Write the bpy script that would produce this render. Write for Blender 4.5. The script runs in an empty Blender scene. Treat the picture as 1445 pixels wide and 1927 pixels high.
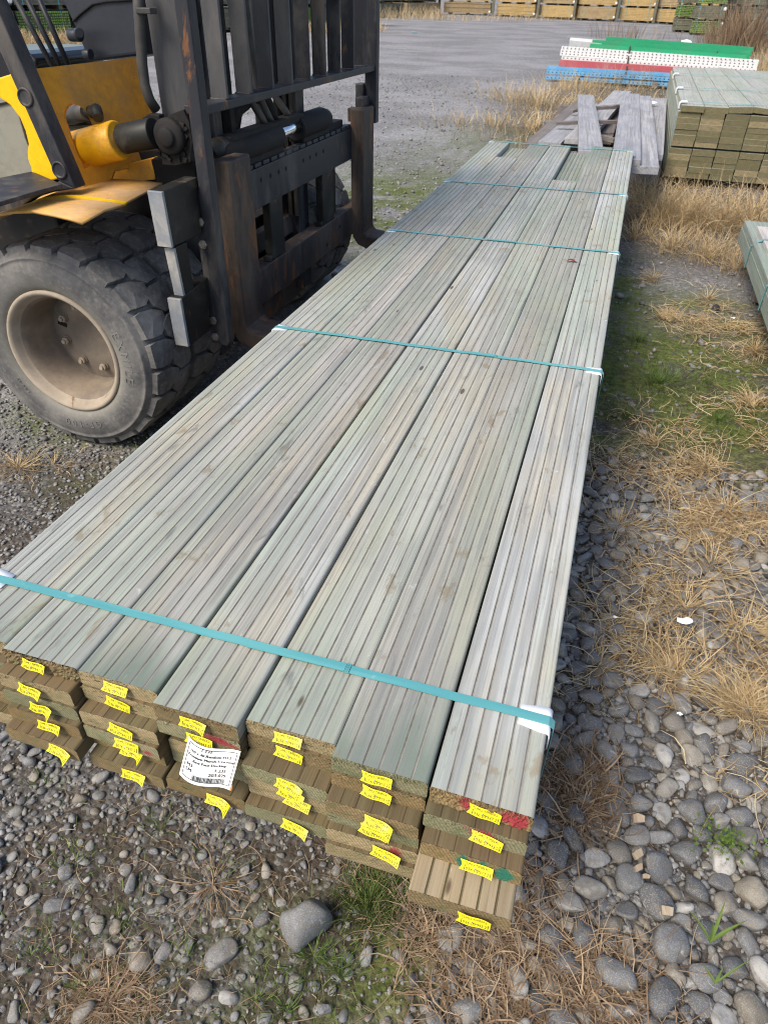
import bpy, bmesh, math, random
import numpy as np
from mathutils import Matrix, Vector, noise as mnoise
from mathutils.geometry import tessellate_polygon

R = math.radians
random.seed(7)
rng = np.random.default_rng(11)
scene = bpy.context.scene

# ------------------------------------------------------------------ camera
IMW, IMH, FPX = 1445.0, 1927.0, 1306.708
CAM = Vector((0.9219, -0.7793, 1.3177))
CROT = Matrix.Rotation(R(16.64739), 3, 'Z') @ Matrix.Rotation(R(53.08196), 3, 'X') @ Matrix.Rotation(R(1.37874), 3, 'Z')
cd = bpy.data.cameras.new('camera')
cam = bpy.data.objects.new('camera', cd)
scene.collection.objects.link(cam)
cam.matrix_world = Matrix.Translation(CAM) @ CROT.to_4x4()
cd.sensor_fit = 'VERTICAL'
cd.sensor_height = 36.0
cd.sensor_width = 36.0
cd.lens = 36.0 * FPX / IMH
cd.clip_start, cd.clip_end = 0.02, 3000
cd.dof.use_dof = True
cd.dof.focus_distance = 1.25
cd.dof.aperture_fstop = 12.0
scene.camera = cam
scene.cycles.filter_width = 1.05

# ------------------------------------------------------------------ light
SUN_AZ = Vector((-0.50, -0.80))          # the side the sun stands on
SUN_EL = 50.0
world = bpy.data.worlds.new("World")
scene.world = world
world.use_nodes = True
wn = world.node_tree
wn.nodes.clear()
wo = wn.nodes.new('ShaderNodeOutputWorld')
bg = wn.nodes.new('ShaderNodeBackground')
sky = wn.nodes.new('ShaderNodeTexSky')
sky.sky_type = 'NISHITA'
sky.sun_disc = False
sky.sun_elevation = R(SUN_EL)
sky.sun_rotation = math.atan2(SUN_AZ.x, SUN_AZ.y)
sky.air_density = 1.0
sky.dust_density = 2.4
sky.ozone_density = 1.0
bg.inputs['Strength'].default_value = 0.15
wn.links.new(sky.outputs[0], bg.inputs['Color'])
wn.links.new(bg.outputs[0], wo.inputs['Surface'])
sd = bpy.data.lights.new('sun', 'SUN')
sd.energy = 2.9
sd.angle = R(24)
sd.color = (1.0, 0.905, 0.76)
sun = bpy.data.objects.new('sun', sd)
scene.collection.objects.link(sun)
az = SUN_AZ.normalized()
sdir = Vector((az.x * math.cos(R(SUN_EL)), az.y * math.cos(R(SUN_EL)), math.sin(R(SUN_EL))))
sun.rotation_euler = sdir.to_track_quat('Z', 'Y').to_euler()
sun.location = (-4, -3, 6)
vs = scene.view_settings
vs.view_transform = 'Standard'
vs.look = 'None'
vs.exposure = 0.48
vs.gamma = 1.0
vs.use_curve_mapping = False

# ------------------------------------------------------------------ helpers
def ray(u, v):
    return CROT @ Vector(((u - IMW / 2) / FPX, -(v - IMH / 2) / FPX, -1.0))
def UX(u, v, x):
    d = ray(u, v); return CAM + d * ((x - CAM.x) / d.x)
def UY(u, v, y):
    d = ray(u, v); return CAM + d * ((y - CAM.y) / d.y)
def UZ(u, v, z):
    d = ray(u, v); return CAM + d * ((z - CAM.z) / d.z)
def UP(u, v, p0, n):
    d = ray(u, v); return CAM + d * ((p0 - CAM).dot(n) / d.dot(n))

class MB:
    """collects shapes into one mesh"""
    def __init__(s):
        s.v, s.f, s.m, s.sm = [], [], [], []
        s.attr = []
    def add(s, vs_, fs_, m=0, smooth=False, attr=0.0):
        o = len(s.v)
        s.v += [tuple(p) for p in vs_]
        s.attr += [attr] * len(vs_)
        for f in fs_:
            s.f.append([i + o for i in f]); s.m.append(m); s.sm.append(smooth)
        return o
    def box(s, c, size, rot=None, m=0):
        hx, hy, hz = size[0] / 2, size[1] / 2, size[2] / 2
        P = [Vector((x, y, z)) for z in (-hz, hz) for y in (-hy, hy) for x in (-hx, hx)]
        if rot is not None: P = [rot @ p for p in P]
        c = Vector(c)
        s.add([c + p for p in P], [(0, 2, 3, 1), (4, 5, 7, 6), (0, 1, 5, 4), (2, 6, 7, 3), (0, 4, 6, 2), (1, 3, 7, 5)], m)
    def span(s, a, b, m=0):
        a, b = Vector(a), Vector(b)
        s.box((a + b) / 2, [abs(b[i] - a[i]) for i in range(3)], None, m)
    def prism(s, poly, ext, m=0):
        n = len(poly); ext = Vector(ext)
        P = [Vector(p) for p in poly] + [Vector(p) + ext for p in poly]
        F = [tuple(range(n - 1, -1, -1)), tuple(range(n, 2 * n))]
        for i in range(n): F.append((i, (i + 1) % n, n + (i + 1) % n, n + i))
        s.add(P, F, m)
    def plate_hole(s, outer, hole, ext, m=0):
        ext = Vector(ext)
        o = [Vector(p) for p in outer]; h = [Vector(p) for p in hole]
        tri = tessellate_polygon([o, h])
        A = o + h; n = len(A)
        P = A + [p + ext for p in A]
        F = [t for t in tri] + [tuple(i + n for i in reversed(t)) for t in tri]
        for L, base in ((len(o), 0), (len(h), len(o))):
            for i in range(L):
                a, b = base + i, base + (i + 1) % L
                F.append((a, b, b + n, a + n))
        s.add(P, F, m)
    def tube(s, pts, r, seg=10, m=0, cap=True):
        pts = [Vector(p) for p in pts]; n = len(pts)
        rs = r if isinstance(r, (list, tuple)) else [r] * n
        P = []; prev = None
        for i, p in enumerate(pts):
            t = (pts[min(i + 1, n - 1)] - pts[max(i - 1, 0)]).normalized()
            if prev is None:
                a = Vector((0, 0, 1)) if abs(t.z) < .9 else Vector((1, 0, 0))
                e1 = t.cross(a).normalized()
            else:
                e1 = (prev - t * prev.dot(t)).normalized()
            prev = e1; e2 = t.cross(e1)
            for k in range(seg):
                an = 2 * math.pi * k / seg
                P.append(p + (e1 * math.cos(an) + e2 * math.sin(an)) * rs[i])
        F = []
        for i in range(n - 1):
            for k in range(seg):
                F.append((i * seg + k, i * seg + (k + 1) % seg, (i + 1) * seg + (k + 1) % seg, (i + 1) * seg + k))
        o = s.add(P, F, m, True)
        if cap:
            s.f.append([o + k for k in range(seg - 1, -1, -1)]); s.m.append(m); s.sm.append(False)
            s.f.append([o + (n - 1) * seg + k for k in range(seg)]); s.m.append(m); s.sm.append(False)
    def lathe(s, prof, c, axis='Y', seg=48, m=0, smooth=True, closed=False):
        """prof: (radius, offset along axis)"""
        c = Vector(c); P = []; n = len(prof)
        for k in range(seg):
            a = 2 * math.pi * k / seg
            for r, d in prof:
                if axis == 'Y': P.append(c + Vector((r * math.cos(a), d, r * math.sin(a))))
                elif axis == 'X': P.append(c + Vector((d, r * math.cos(a), r * math.sin(a))))
                else: P.append(c + Vector((r * math.cos(a), r * math.sin(a), d)))
        F = []
        for k in range(seg):
            k2 = (k + 1) % seg
            for j in range(n if closed else n - 1):
                j2 = (j + 1) % n
                F.append((k * n + j, k * n + j2, k2 * n + j2, k2 * n + j))
        s.add(P, F, m, smooth)
    def build(s, name, mats, parent=None, bevel=0.0, loc=None, seg=2, fix=True):
        me = bpy.data.meshes.new(name)
        me.from_pydata(s.v, [], s.f)
        mats = mats if isinstance(mats, (list, tuple)) else [mats]
        for x in mats: me.materials.append(x)
        me.polygons.foreach_set('material_index', s.m)
        me.polygons.foreach_set('use_smooth', s.sm)
        if fix:
            b = bmesh.new(); b.from_mesh(me)
            bmesh.ops.recalc_face_normals(b, faces=b.faces)
            b.to_mesh(me); b.free()
        if any(a != 0.0 for a in s.attr):
            at = me.attributes.new('rnd', 'FLOAT', 'POINT')
            at.data.foreach_set('value', s.attr)
        o = bpy.data.objects.new(name, me)
        scene.collection.objects.link(o)
        if loc is not None: o.location = loc
        if parent is not None: o.parent = parent
        if bevel:
            bv = o.modifiers.new('bevel', 'BEVEL'); bv.width = bevel; bv.segments = seg
            bv.limit_method = 'ANGLE'; bv.angle_limit = R(40)
        return o

def tag(o, label=None, cat=None, group=None, kind=None):
    if label: o['label'] = label
    if cat: o['category'] = cat
    if group: o['group'] = group
    if kind or cat: o['kind'] = kind or 'thing'
    return o
def empty(name, loc=(0, 0, 0), rz=0.0, label=None, cat=None, group=None):
    o = bpy.data.objects.new(name, None)
    scene.collection.objects.link(o)
    o.location = loc; o.rotation_euler = (0, 0, rz)
    o.empty_display_size = .1
    return tag(o, label, cat, group)

def text_mesh(body, size, spacing=1.0):
    cu = bpy.data.curves.new('lettering', 'FONT')
    cu.body = body; cu.size = size; cu.space_character = spacing; cu.resolution_u = 2
    ob = bpy.data.objects.new('lettering', cu)
    scene.collection.objects.link(ob)
    dg = bpy.context.evaluated_depsgraph_get()
    me = bpy.data.meshes.new_from_object(ob.evaluated_get(dg))
    vv = [tuple(v.co) for v in me.vertices]; ff = [list(p.vertices) for p in me.polygons]
    bpy.data.objects.remove(ob); bpy.data.curves.remove(cu); bpy.data.meshes.remove(me)
    return vv, ff

# ------------------------------------------------------------------ materials
class NT:
    def __init__(s, name):
        s.mat = bpy.data.materials.new(name); s.mat.use_nodes = True
        s.t = s.mat.node_tree; s.t.nodes.clear()
        s.out = s.n('ShaderNodeOutputMaterial'); s.b = s.n('ShaderNodeBsdfPrincipled')
        s.t.links.new(s.b.outputs[0], s.out.inputs[0])
        s.co = s.n('ShaderNodeTexCoord'); s.geo = s.n('ShaderNodeNewGeometry')
    def n(s, t, **k):
        x = s.t.nodes.new(t)
        for a, b in k.items(): setattr(x, a, b)
        return x
    def l(s, a, b): s.t.links.new(a, b)
    def put(s, inp, val):
        if hasattr(val, 'node'): s.l(val, inp)
        else: inp.default_value = val
    def map(s, vec, scale=(1, 1, 1), loc=None, rot=None):
        m = s.n('ShaderNodeMapping'); s.l(vec, m.inputs[0])
        m.inputs['Scale'].default_value = scale
        if rot is not None: m.inputs['Rotation'].default_value = rot
        if loc is not None: s.put(m.inputs['Location'], loc)
        return m.outputs[0]
    def noise(s, vec, scale=5, detail=4, rough=.55, dist=0.0):
        x = s.n('ShaderNodeTexNoise'); s.l(vec, x.inputs['Vector'])
        x.inputs['Scale'].default_value = scale; x.inputs['Detail'].default_value = detail
        x.inputs['Roughness'].default_value = rough; x.inputs['Distortion'].default_value = dist
        return x.outputs[0]
    def vor(s, vec, scale, feature='F1', out=0):
        x = s.n('ShaderNodeTexVoronoi', feature=feature); s.l(vec, x.inputs['Vector'])
        x.inputs['Scale'].default_value = scale
        return x.outputs[out]
    def rng(s, v, a, b, c=0.0, d=1.0, smooth=True):
        x = s.n('ShaderNodeMapRange', interpolation_type='SMOOTHSTEP' if smooth else 'LINEAR')
        s.l(v, x.inputs[0])
        for i, q in enumerate((a, b, c, d)): x.inputs[i + 1].default_value = q
        return x.outputs[0]
    def math(s, op, a, b=0.0):
        x = s.n('ShaderNodeMath', operation=op)
        s.put(x.inputs[0], a); s.put(x.inputs[1], b)
        return x.outputs[0]
    def mix(s, f, a, b, mode='MIX'):
        x = s.n('ShaderNodeMix', data_type='RGBA', blend_type=mode)
        s.put(x.inputs[0], f)
        for i, c in ((6, a), (7, b)):
            if hasattr(c, 'node'): s.l(c, x.inputs[i])
            else: x.inputs[i].default_value = (c[0], c[1], c[2], 1)
        return x.outputs[2]
    def ramp(s, f, stops):
        x = s.n('ShaderNodeValToRGB'); s.l(f, x.inputs[0]); e = x.color_ramp.elements
        while len(e) < len(stops): e.new(.5)
        for i, (p, c) in enumerate(stops): e[i].position = p; e[i].color = (c[0], c[1], c[2], 1)
        return x.outputs[0]
    def attr(s, name):
        x = s.n('ShaderNodeAttribute', attribute_name=name); return x
    def bump(s, h, strength=.5, dist=.002, prev=None):
        x = s.n('ShaderNodeBump'); s.l(h, x.inputs['Height'])
        x.inputs['Strength'].default_value = strength; x.inputs['Distance'].default_value = dist
        if prev is not None: s.l(prev, x.inputs['Normal'])
        return x.outputs[0]
    def fin(s, col=None, rough=.6, normal=None, metal=0.0, spec=.5, coat=0.0):
        if col is not None: s.put(s.b.inputs['Base Color'], col if hasattr(col, 'node') else (*col, 1))
        s.put(s.b.inputs['Roughness'], rough)
        s.put(s.b.inputs['Metallic'], metal)
        s.put(s.b.inputs['Specular IOR Level'], spec)
        if coat: s.b.inputs['Coat Weight'].default_value = coat
        if normal is not None: s.l(normal, s.b.inputs['Normal'])
        return s.mat

def plain(name, c, rough=.6, metal=0.0, var=.15, scale=8.0, spec=.5, bump=0.0):
    k = NT(name)
    nz = k.noise(k.co.outputs['Object'], scale, 5, .6)
    col = k.mix(k.rng(nz, .3, .7), [x * (1 - var) for x in c], [min(1, x * (1 + var)) for x in c])
    nb = k.bump(k.noise(k.co.outputs['Object'], scale * 8, 4, .6), bump, .002) if bump else None
    return k.fin(col, rough, nb, metal, spec)

def worn(name, c, dirt, amount=.5, dscale=4.0, rust=0.0, rough=.5, metal=0.0, stretch=(1, 1, 1), fleck=0.0, spec=.32):
    """painted or bare metal under dust, grime and rust of its own"""
    k = NT(name)
    v = k.map(k.co.outputs['Object'], stretch)
    n1 = k.noise(v, dscale, 7, .65, .4)
    n2 = k.noise(v, dscale * 9, 5, .7)
    f = k.rng(k.math('ADD', n1, k.math('MULTIPLY', n2, .35)), .95 - amount * .75, 1.1 - amount * .45)
    col = k.mix(f, c, dirt)
    col = k.mix(k.rng(n2, .35, .75, 0, .35), col, [x * .55 for x in c])
    if rust:
        rn = k.noise(k.map(k.co.outputs['Object'], (1, 1, .45)), 11, 8, .7, .6)
        col = k.mix(k.rng(rn, .66 - rust * .2, .74 - rust * .12), col, k.mix(n2, (.10, .040, .016), (.23, .105, .045)))
    if fleck:
        fn = k.noise(k.co.outputs['Object'], 75, 3, .6)
        col = k.mix(k.rng(fn, .74 - fleck * .03, .78 - fleck * .03, 0, .7), col, (.05, .035, .025))
    rg = k.math('ADD', k.math('MULTIPLY', f, .3), rough)
    nb = k.bump(k.noise(k.co.outputs['Object'], 70, 5, .7), .22, .0015)
    return k.fin(col, rg, nb, metal, spec)

def wood(name, a, b, c, green=0.0, front=None, stain=0.0, dark=0.0, rough=.72, gscale=1.0, fresh_ends=False, mottle=.5):
    """boards: grain runs along local y; a/b/c are the tones the weather leaves"""
    k = NT(name)
    oi = k.n('ShaderNodeObjectInfo')
    off = k.n('ShaderNodeCombineXYZ')
    r = oi.outputs['Random']
    k.l(k.math('MULTIPLY', r, 37.0), off.inputs[0]); k.l(k.math('MULTIPLY', r, 91.0), off.inputs[1]); k.l(k.math('MULTIPLY', r, 53.0), off.inputs[2])
    va = k.n('ShaderNodeVectorMath', operation='ADD')
    k.l(k.co.outputs['Object'], va.inputs[0]); k.l(off.outputs[0], va.inputs[1])
    P = va.outputs[0]
    fine = k.noise(k.map(P, (300 * gscale, 3.4, 300 * gscale)), 1.0, 5, .7)
    streak = k.noise(k.map(P, (190 * gscale, 1.1, 190 * gscale), (2, 6, 3)), 1.0, 4, .65)
    bands = k.noise(k.map(k.geo.outputs['Position'], (1.1, 5.0, 1)), 1.0, 4, .6, .4)
    mid = k.noise(k.map(P, (34 * gscale, .9, 34 * gscale)), 1.0, 6, .6, .6)
    low = k.noise(k.map(P, (5, .9, 5)), 1.0, 5, .6)
    low2 = k.noise(k.map(P, (8, 1.5, 8), (7, 3, 1)), 1.0, 5, .62)
    low3 = k.noise(k.map(P, (16, 3.5, 16), (1, 7, 5)), 1.0, 5, .65)
    # cathedral growth rings
    w = k.n('ShaderNodeTexWave', wave_type='RINGS', rings_direction='Y')
    k.l(k.map(P, (9, .55, 9)), w.inputs['Vector'])
    w.inputs['Scale'].default_value = 2.2 * gscale; w.inputs['Distortion'].default_value = 5.5
    w.inputs['Detail'].default_value = 3; w.inputs['Detail Scale'].default_value = 1.3
    ring = w.outputs['Fac']
    col = k.mix(k.rng(low, .40, .60), a, b)
    col = k.mix(k.rng(low2, .45, .62), col, c)
    col = k.mix(k.rng(low3, .50, .70, 0, .45), col, [x * .66 for x in b])
    col = k.mix(k.rng(r, 0, 1, 0, .45, False), col, [x * .78 for x in b])
    r2 = k.math('FRACT', k.math('MULTIPLY', r, 13.7))
    col = k.mix(k.rng(r2, .3, 1, 0, .45, False), col, c)
    if green:
        g = k.rng(k.noise(k.map(P, (6, .7, 6), (3, 9, 2)), 1.0, 4, .6), .42, .62, 0, green)
        col = k.mix(g, col, [x * y for x, y in zip(b, (.82, .96, .76))])
        g = k.math('MULTIPLY', g, .25)
        if fresh_ends:
            sx = k.n('ShaderNodeSeparateXYZ'); k.l(k.geo.outputs['Position'], sx.inputs[0])
            yy = k.math('ADD', sx.outputs[1], k.math('MULTIPLY', k.noise(k.map(P, (14, 3, 14)), 1.0, 3, .5), .32))
            sc_ = k.n('ShaderNodeSeparateColor'); k.l(oi.outputs['Color'], sc_.inputs[0]); rv = sc_.outputs[0]
            e1 = k.math('MULTIPLY', k.rng(yy, .08, -.06, 0, .95), rv); e2 = k.math('MULTIPLY', k.rng(yy, 4.1, 4.7, 0, .7), rv)
            g = k.math('MAXIMUM', g, k.math('MAXIMUM', e1, e2))
        col = k.mix(g, col, (.165, .225, .168))
    dk = [x * .42 for x in a]
    ringn = k.math('MULTIPLY', ring, k.rng(k.noise(k.map(P, (3, 1.3, 3), (5, 2, 9)), 1.0, 3, .5), .45, .62))
    col = k.mix(k.rng(ring, .15, .9, .0, .16), col, dk)
    col = k.mix(k.rng(ringn, .35, .9, 0, .38), col, dk)
    col = k.mix(k.rng(mid, .42, .72, 0, mottle), col, dk)
    col = k.mix(k.rng(streak, .52, .72, 0, .38), col, dk)
    col = k.mix(k.rng(bands, .48, .68, 0, .30), col, [x * .62 for x in b])
    col = k.mix(k.rng(fine, .50, .64, 0, .60), col, dk)
    crack = k.noise(k.map(P, (130 * gscale, 1.6, 130 * gscale), (9, 2, 5)), 1.0, 2, .5, .3)
    col = k.mix(k.rng(crack, .745, .775, 0, .8), col, [x * .2 for x in a])
    col = k.mix(k.rng(fine, .42, .26, 0, .25), col, [min(1, x * 1.35) for x in a])
    if stain:
        # dried tannin marks, mildew and scuffs
        s1 = k.noise(k.map(P, (19, 8, 19), (4, 4, 4)), 1.0, 5, .65, .4)
        col = k.mix(k.rng(s1, .60, .68, 0, stain * .75), col, (.235, .185, .115))
        s2 = k.noise(k.map(P, (24, 6, 24), (8, 1, 4)), 1.0, 6, .68, .6)
        col = k.mix(k.rng(s2, .60, .74, 0, stain * .75), col, (.10, .105, .11))
        s3 = k.noise(k.map(P, (40, 13, 40), (1, 8, 4)), 1.0, 5, .7, .8)
        col = k.mix(k.rng(s3, .64, .74, 0, .6), col, (.60, .61, .63))
        vk = k.vor(k.map(P, (11, 3.4, .01)), 1.0)
        col = k.mix(k.rng(vk, .07, .045, 0, .85), col, (.07, .045, .025))
    if dark: col = k.mix(k.rng(low2, .3, .6, 0, dark), col, (.035, .03, .022))
    if fresh_ends:
        tint = k.n('ShaderNodeCombineColor'); tv = k.n('ShaderNodeSeparateColor'); k.l(oi.outputs['Color'], tv.inputs[0])
        k.l(tv.outputs[1], tint.inputs[0]); k.l(tv.outputs[1], tint.inputs[1]); k.l(tv.outputs[2], tint.inputs[2])
        col = k.mix(1.0, col, tint.outputs[0], 'MULTIPLY')
    if front:
        sx2 = k.n('ShaderNodeSeparateXYZ'); k.l(k.geo.outputs['Position'], sx2.inputs[0])
        col = k.mix(k.rng(sx2.outputs[1], .6, .0), col, k.mix(fine, front, [x * .5 for x in front]))
    h = k.math('ADD', k.math('MULTIPLY', fine, .7), k.math('MULTIPLY', ring, .35))
    return k.fin(col, rough, k.bump(h, .55, .0012), 0, .35)

def endgrain(name, a, b):
    k = NT(name)
    P = k.co.outputs['Object']
    oi = k.n('ShaderNodeObjectInfo')
    off = k.n('ShaderNodeCombineXYZ')
    k.l(k.math('MULTIPLY', oi.outputs['Random'], 40.0), off.inputs[0]); k.l(k.math('MULTIPLY', oi.outputs['Random'], 17.0), off.inputs[2])
    va = k.n('ShaderNodeVectorMath', operation='ADD'); k.l(P, va.inputs[0]); k.l(off.outputs[0], va.inputs[1])
    P = va.outputs[0]
    f1 = k.noise(k.map(P, (150, 1, 330), None, (.3, .55, .2)), 1.0, 7, .82, 1.6)
    f2 = k.noise(k.map(P, (24, 1, 50)), 1.0, 4, .6)
    w = k.n('ShaderNodeTexWave', wave_type='RINGS', rings_direction='Y')
    k.l(k.map(P, (26, 1, 30)), w.inputs['Vector'])
    w.inputs['Scale'].default_value = 2.3; w.inputs['Distortion'].default_value = 2.6; w.inputs['Detail'].default_value = 3
    col = k.mix(k.rng(f2, .35, .65), a, b)
    col = k.mix(k.rng(w.outputs['Fac'], .3, .8, 0, .6), col, [x * .45 for x in a])
    col = k.mix(k.rng(oi.outputs['Random'], 0, 1, 0, .5, False), col, [x * .55 for x in b])
    col = k.mix(k.rng(k.noise(k.map(P, (30, 1, 60), (3, 1, 9)), 1.0, 4, .6), .5, .65, 0, .45), col, (.10, .13, .06))
    col = k.mix(k.rng(f1, .54, .70, 0, .5), col, (.50, .40, .24))
    col = k.mix(k.rng(f1, .47, .33, 0, .65), col, (.06, .045, .024))
    at = k.attr('paint')
    pv = k.math('ADD', at.outputs['Fac'], k.math('MULTIPLY', k.math('SUBTRACT', f1, .5), 2.6))
    col = k.mix(k.rng(pv, .42, .75, 0, .9), col, (.30, .028, .045))
    nv = k.math('SUBTRACT', k.math('MULTIPLY', at.outputs['Fac'], -1.0), k.math('MULTIPLY', k.math('SUBTRACT', f1, .5), 2.2))
    col = k.mix(k.rng(nv, .42, .62, 0, .9), col, (.01, .16, .11))
    ck = k.noise(k.map(P, (26, 1, 190), None, (0, .35, 0)), 1.0, 2, .5, .4)
    col = k.mix(k.rng(ck, .68, .71, 0, .8), col, (.03, .022, .012))
    h = k.math('ADD', f1, k.math('MULTIPLY', w.outputs['Fac'], .3))
    return k.fin(col, .85, k.bump(h, .6, .002), 0, .2)

WEATHERED = wood('weathered decking', (.495, .505, .50), (.425, .445, .43), (.47, .43, .34), green=.50, stain=.85, fresh_ends=True, mottle=.40)
GROOVE = plain('dark groove', (.205, .192, .165), .85, var=.25, scale=30)  # groove faces coloured darker than the board face
FRESH = wood('unweathered treated pine', (.200, .140, .070), (.150, .120, .062), (.24, .155, .082), green=.42, dark=.2, mottle=.5)
SHELT = wood('half weathered decking', (.36, .38, .34), (.30, .34, .29), (.33, .34, .27), green=.5, front=(.20, .14, .07))
TAN = wood('clean pine', (.43, .325, .19), (.37, .305, .20), (.31, .25, .17), mottle=.35, stain=.25)
ENDS = endgrain('sawn board end', (.45, .345, .195), (.34, .28, .15))
ENDS_PALE = endgrain('pale sawn board end', (.33, .23, .11), (.24, .17, .08))
ENDS_GREEN = endgrain('greenish sawn board end', (.33, .30, .18), (.25, .25, .14))
ENDS_DARK = endgrain('dark sawn board end', (.31, .225, .115), (.22, .165, .085))
YELLOW = plain('yellow tag plastic', (.80, .69, .015), .38, var=.05)
INK = plain('black ink', (.012, .012, .014), .6)
CARD = plain('white card', (.80, .80, .78), .5, var=.03)
ORANGE = plain('orange sticker', (.85, .22, .03), .5)
def strapmat():
    k = NT('teal strapping')
    n1 = k.noise(k.map(k.co.outputs['Object'], (3, 60, 60)), 1.0, 3, .5)
    col = k.mix(k.rng(n1, .35, .7), (.085, .300, .325), (.125, .365, .375))
    col = k.mix(k.rng(k.noise(k.co.outputs['Object'], 22, 5, .7), .60, .74, 0, .5), col, (.32, .50, .47))
    v = k.vor(k.map(k.co.outputs['Object'], (700, 700, 1)), 1.0)
    return k.fin(col, .36, k.bump(v, .12, .0006))
STRAP = strapmat()
PROT = plain('white corner plastic', (.74, .77, .84), .38, var=.05, scale=14)

# ------------------------------------------------------------------ the strapped pack of decking
PITCH, BW, BT, TOPZ = 0.14, 0.1368, 0.0325, 0.48
def board_top(x, w, h):
    """height of the grooved face at x (0..w)"""
    e = min(x, w - x); r = .0056
    z = h
    if e < r: z = h - (r - math.sqrt(max(0, r * r - (r - e) ** 2)))
    for i in range(1, 6):
        d = abs(x - i * w / 6)
        if d < .0017: z = min(z, h - .0013 * (1 - d / .0017) - .0001)
    return z
def board_profile(w, h):
    xs = [0, .0008, .0018, .0035, .0056]
    gi = []
    for i in range(1, 6):
        c = i * w / 6
        xs += [c - .0021, c - .0017, c, c + .0017, c + .0021]
        gi.append(c)
    xs += [w - .0056, w - .0035, w - .0018, w - .0008, w]
    pts = [(x, board_top(x, w, h)) for x in xs]
    groove = [any(abs((xs[i] + xs[i + 1]) / 2 - c) < .0018 for c in gi) for i in range(len(xs) - 1)]
    return pts, groove

def make_board(name, parent, x0, z0, y0, y1, mats, step=None, jag=.0012, paint=None, fibres=0, rngb=random, w=BW, skew=0.0, far_cap=True):
    """one grooved board; (x0,z0) its lower left corner, y0 the near sawn end"""
    h = BT
    prof, groove = board_profile(w, h)
    n = len(prof)
    ring0 = prof + [(w, .0015), (w - .0015, 0), (.0015, 0), (0, .0015)]
    N = len(ring0)
    L = y1 - y0
    ns = max(1, int(L / step)) if step else 1
    V, F, Mi = [], [], []
    ph = rngb.random() * 6
    for s in range(ns + 1):
        y = L * s / ns
        wz = .0011 * math.sin(ph + y * 1.7) + .0006 * math.sin(ph * 2 + y * 4.3) if step else 0
        wx = .0008 * math.sin(ph * 3 + y * 1.1) if step else 0
        for x, z in ring0:
            yy = y + (skew * x if s == 0 else 0)
            V.append((x + wx, yy, z + (wz if z > .01 else 0)))
    for s in range(ns):
        for i in range(N):
            j = (i + 1) % N
            F.append((s * N + i, s * N + j, (s + 1) * N + j, (s + 1) * N + i))
            Mi.append(1 if (i < n - 1 and groove[i]) else 0)
    if far_cap:
        F.append(tuple(ns * N + i for i in range(N))); Mi.append(2)
    # near end: a rough sawn grid
    gx, gz = 40, 9
    base = len(V)
    pv = [0.0] * base
    w0 = V[0]
    zshift = V[10][2] - ring0[10][1]
    for j in range(gz + 1):
        for i in range(gx + 1):
            x = w * i / gx
            zt = board_top(x, w, h) + zshift
            lo = 0.0015 if i in (0, gx) else 0.0
            z = lo + (zt - lo) * j / gz
            edge = i in (0, gx) or j in (0, gz)
            yy = skew * x
            if not edge: yy += -jag * rngb.random() * 1.6
            elif j == gz: yy += rngb.uniform(-jag * 1.3, jag * .4)
            V.append((x + V[0][0], yy, z))
            pv.append(paint(x / w, j / gz) if paint else 0.0)
    for j in range(gz):
        for i in range(gx):
            a = base + j * (gx + 1) + i
            F.append((a, a + 1, a + gx + 2, a + gx + 1)); Mi.append(2)
    for q in range(fibres):                       # torn fibres along the sawn edge
        x = rngb.random() * w; zt = board_top(x, w, h) + zshift
        z = zt - abs(rngb.gauss(0, .006)) - .0006
        l = rngb.uniform(.0015, .0048); t = rngb.uniform(.0006, .0015)
        b = len(V); yy = skew * x - .0005
        tip = (x + rngb.uniform(-.002, .002), yy - l, z + rngb.uniform(-.0008, .0028))
        V += [(x - t, yy + .001, z), (x + t, yy + .001, z), (x, yy + .001, z - t * 1.4), (x, yy + .001, z + t), tip]
        pp = paint(x / w, max(0, z / h)) * rngb.choice((0, .3, .7, 1)) if paint else 0.0
        pv += [pp] * 5
        F += [(b, b + 3, b + 4), (b + 3, b + 1, b + 4), (b + 1, b + 2, b + 4), (b + 2, b, b + 4)]; Mi += [2] * 4
    me = bpy.data.meshes.new(name); me.from_pydata(V, [], F)
    for m in mats: me.materials.append(m)
    me.polygons.foreach_set('material_index', Mi)
    if paint:
        at = me.attributes.new('paint', 'FLOAT', 'POINT'); at.data.foreach_set('value', pv)
    b = bmesh.new(); b.from_mesh(me); bmesh.ops.recalc_face_normals(b, faces=b.faces); b.to_mesh(me); b.free()
    o = bpy.data.objects.new(name, me); scene.collection.objects.link(o)
    o.location = (x0, y0, z0); o.parent = parent
    return o

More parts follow.
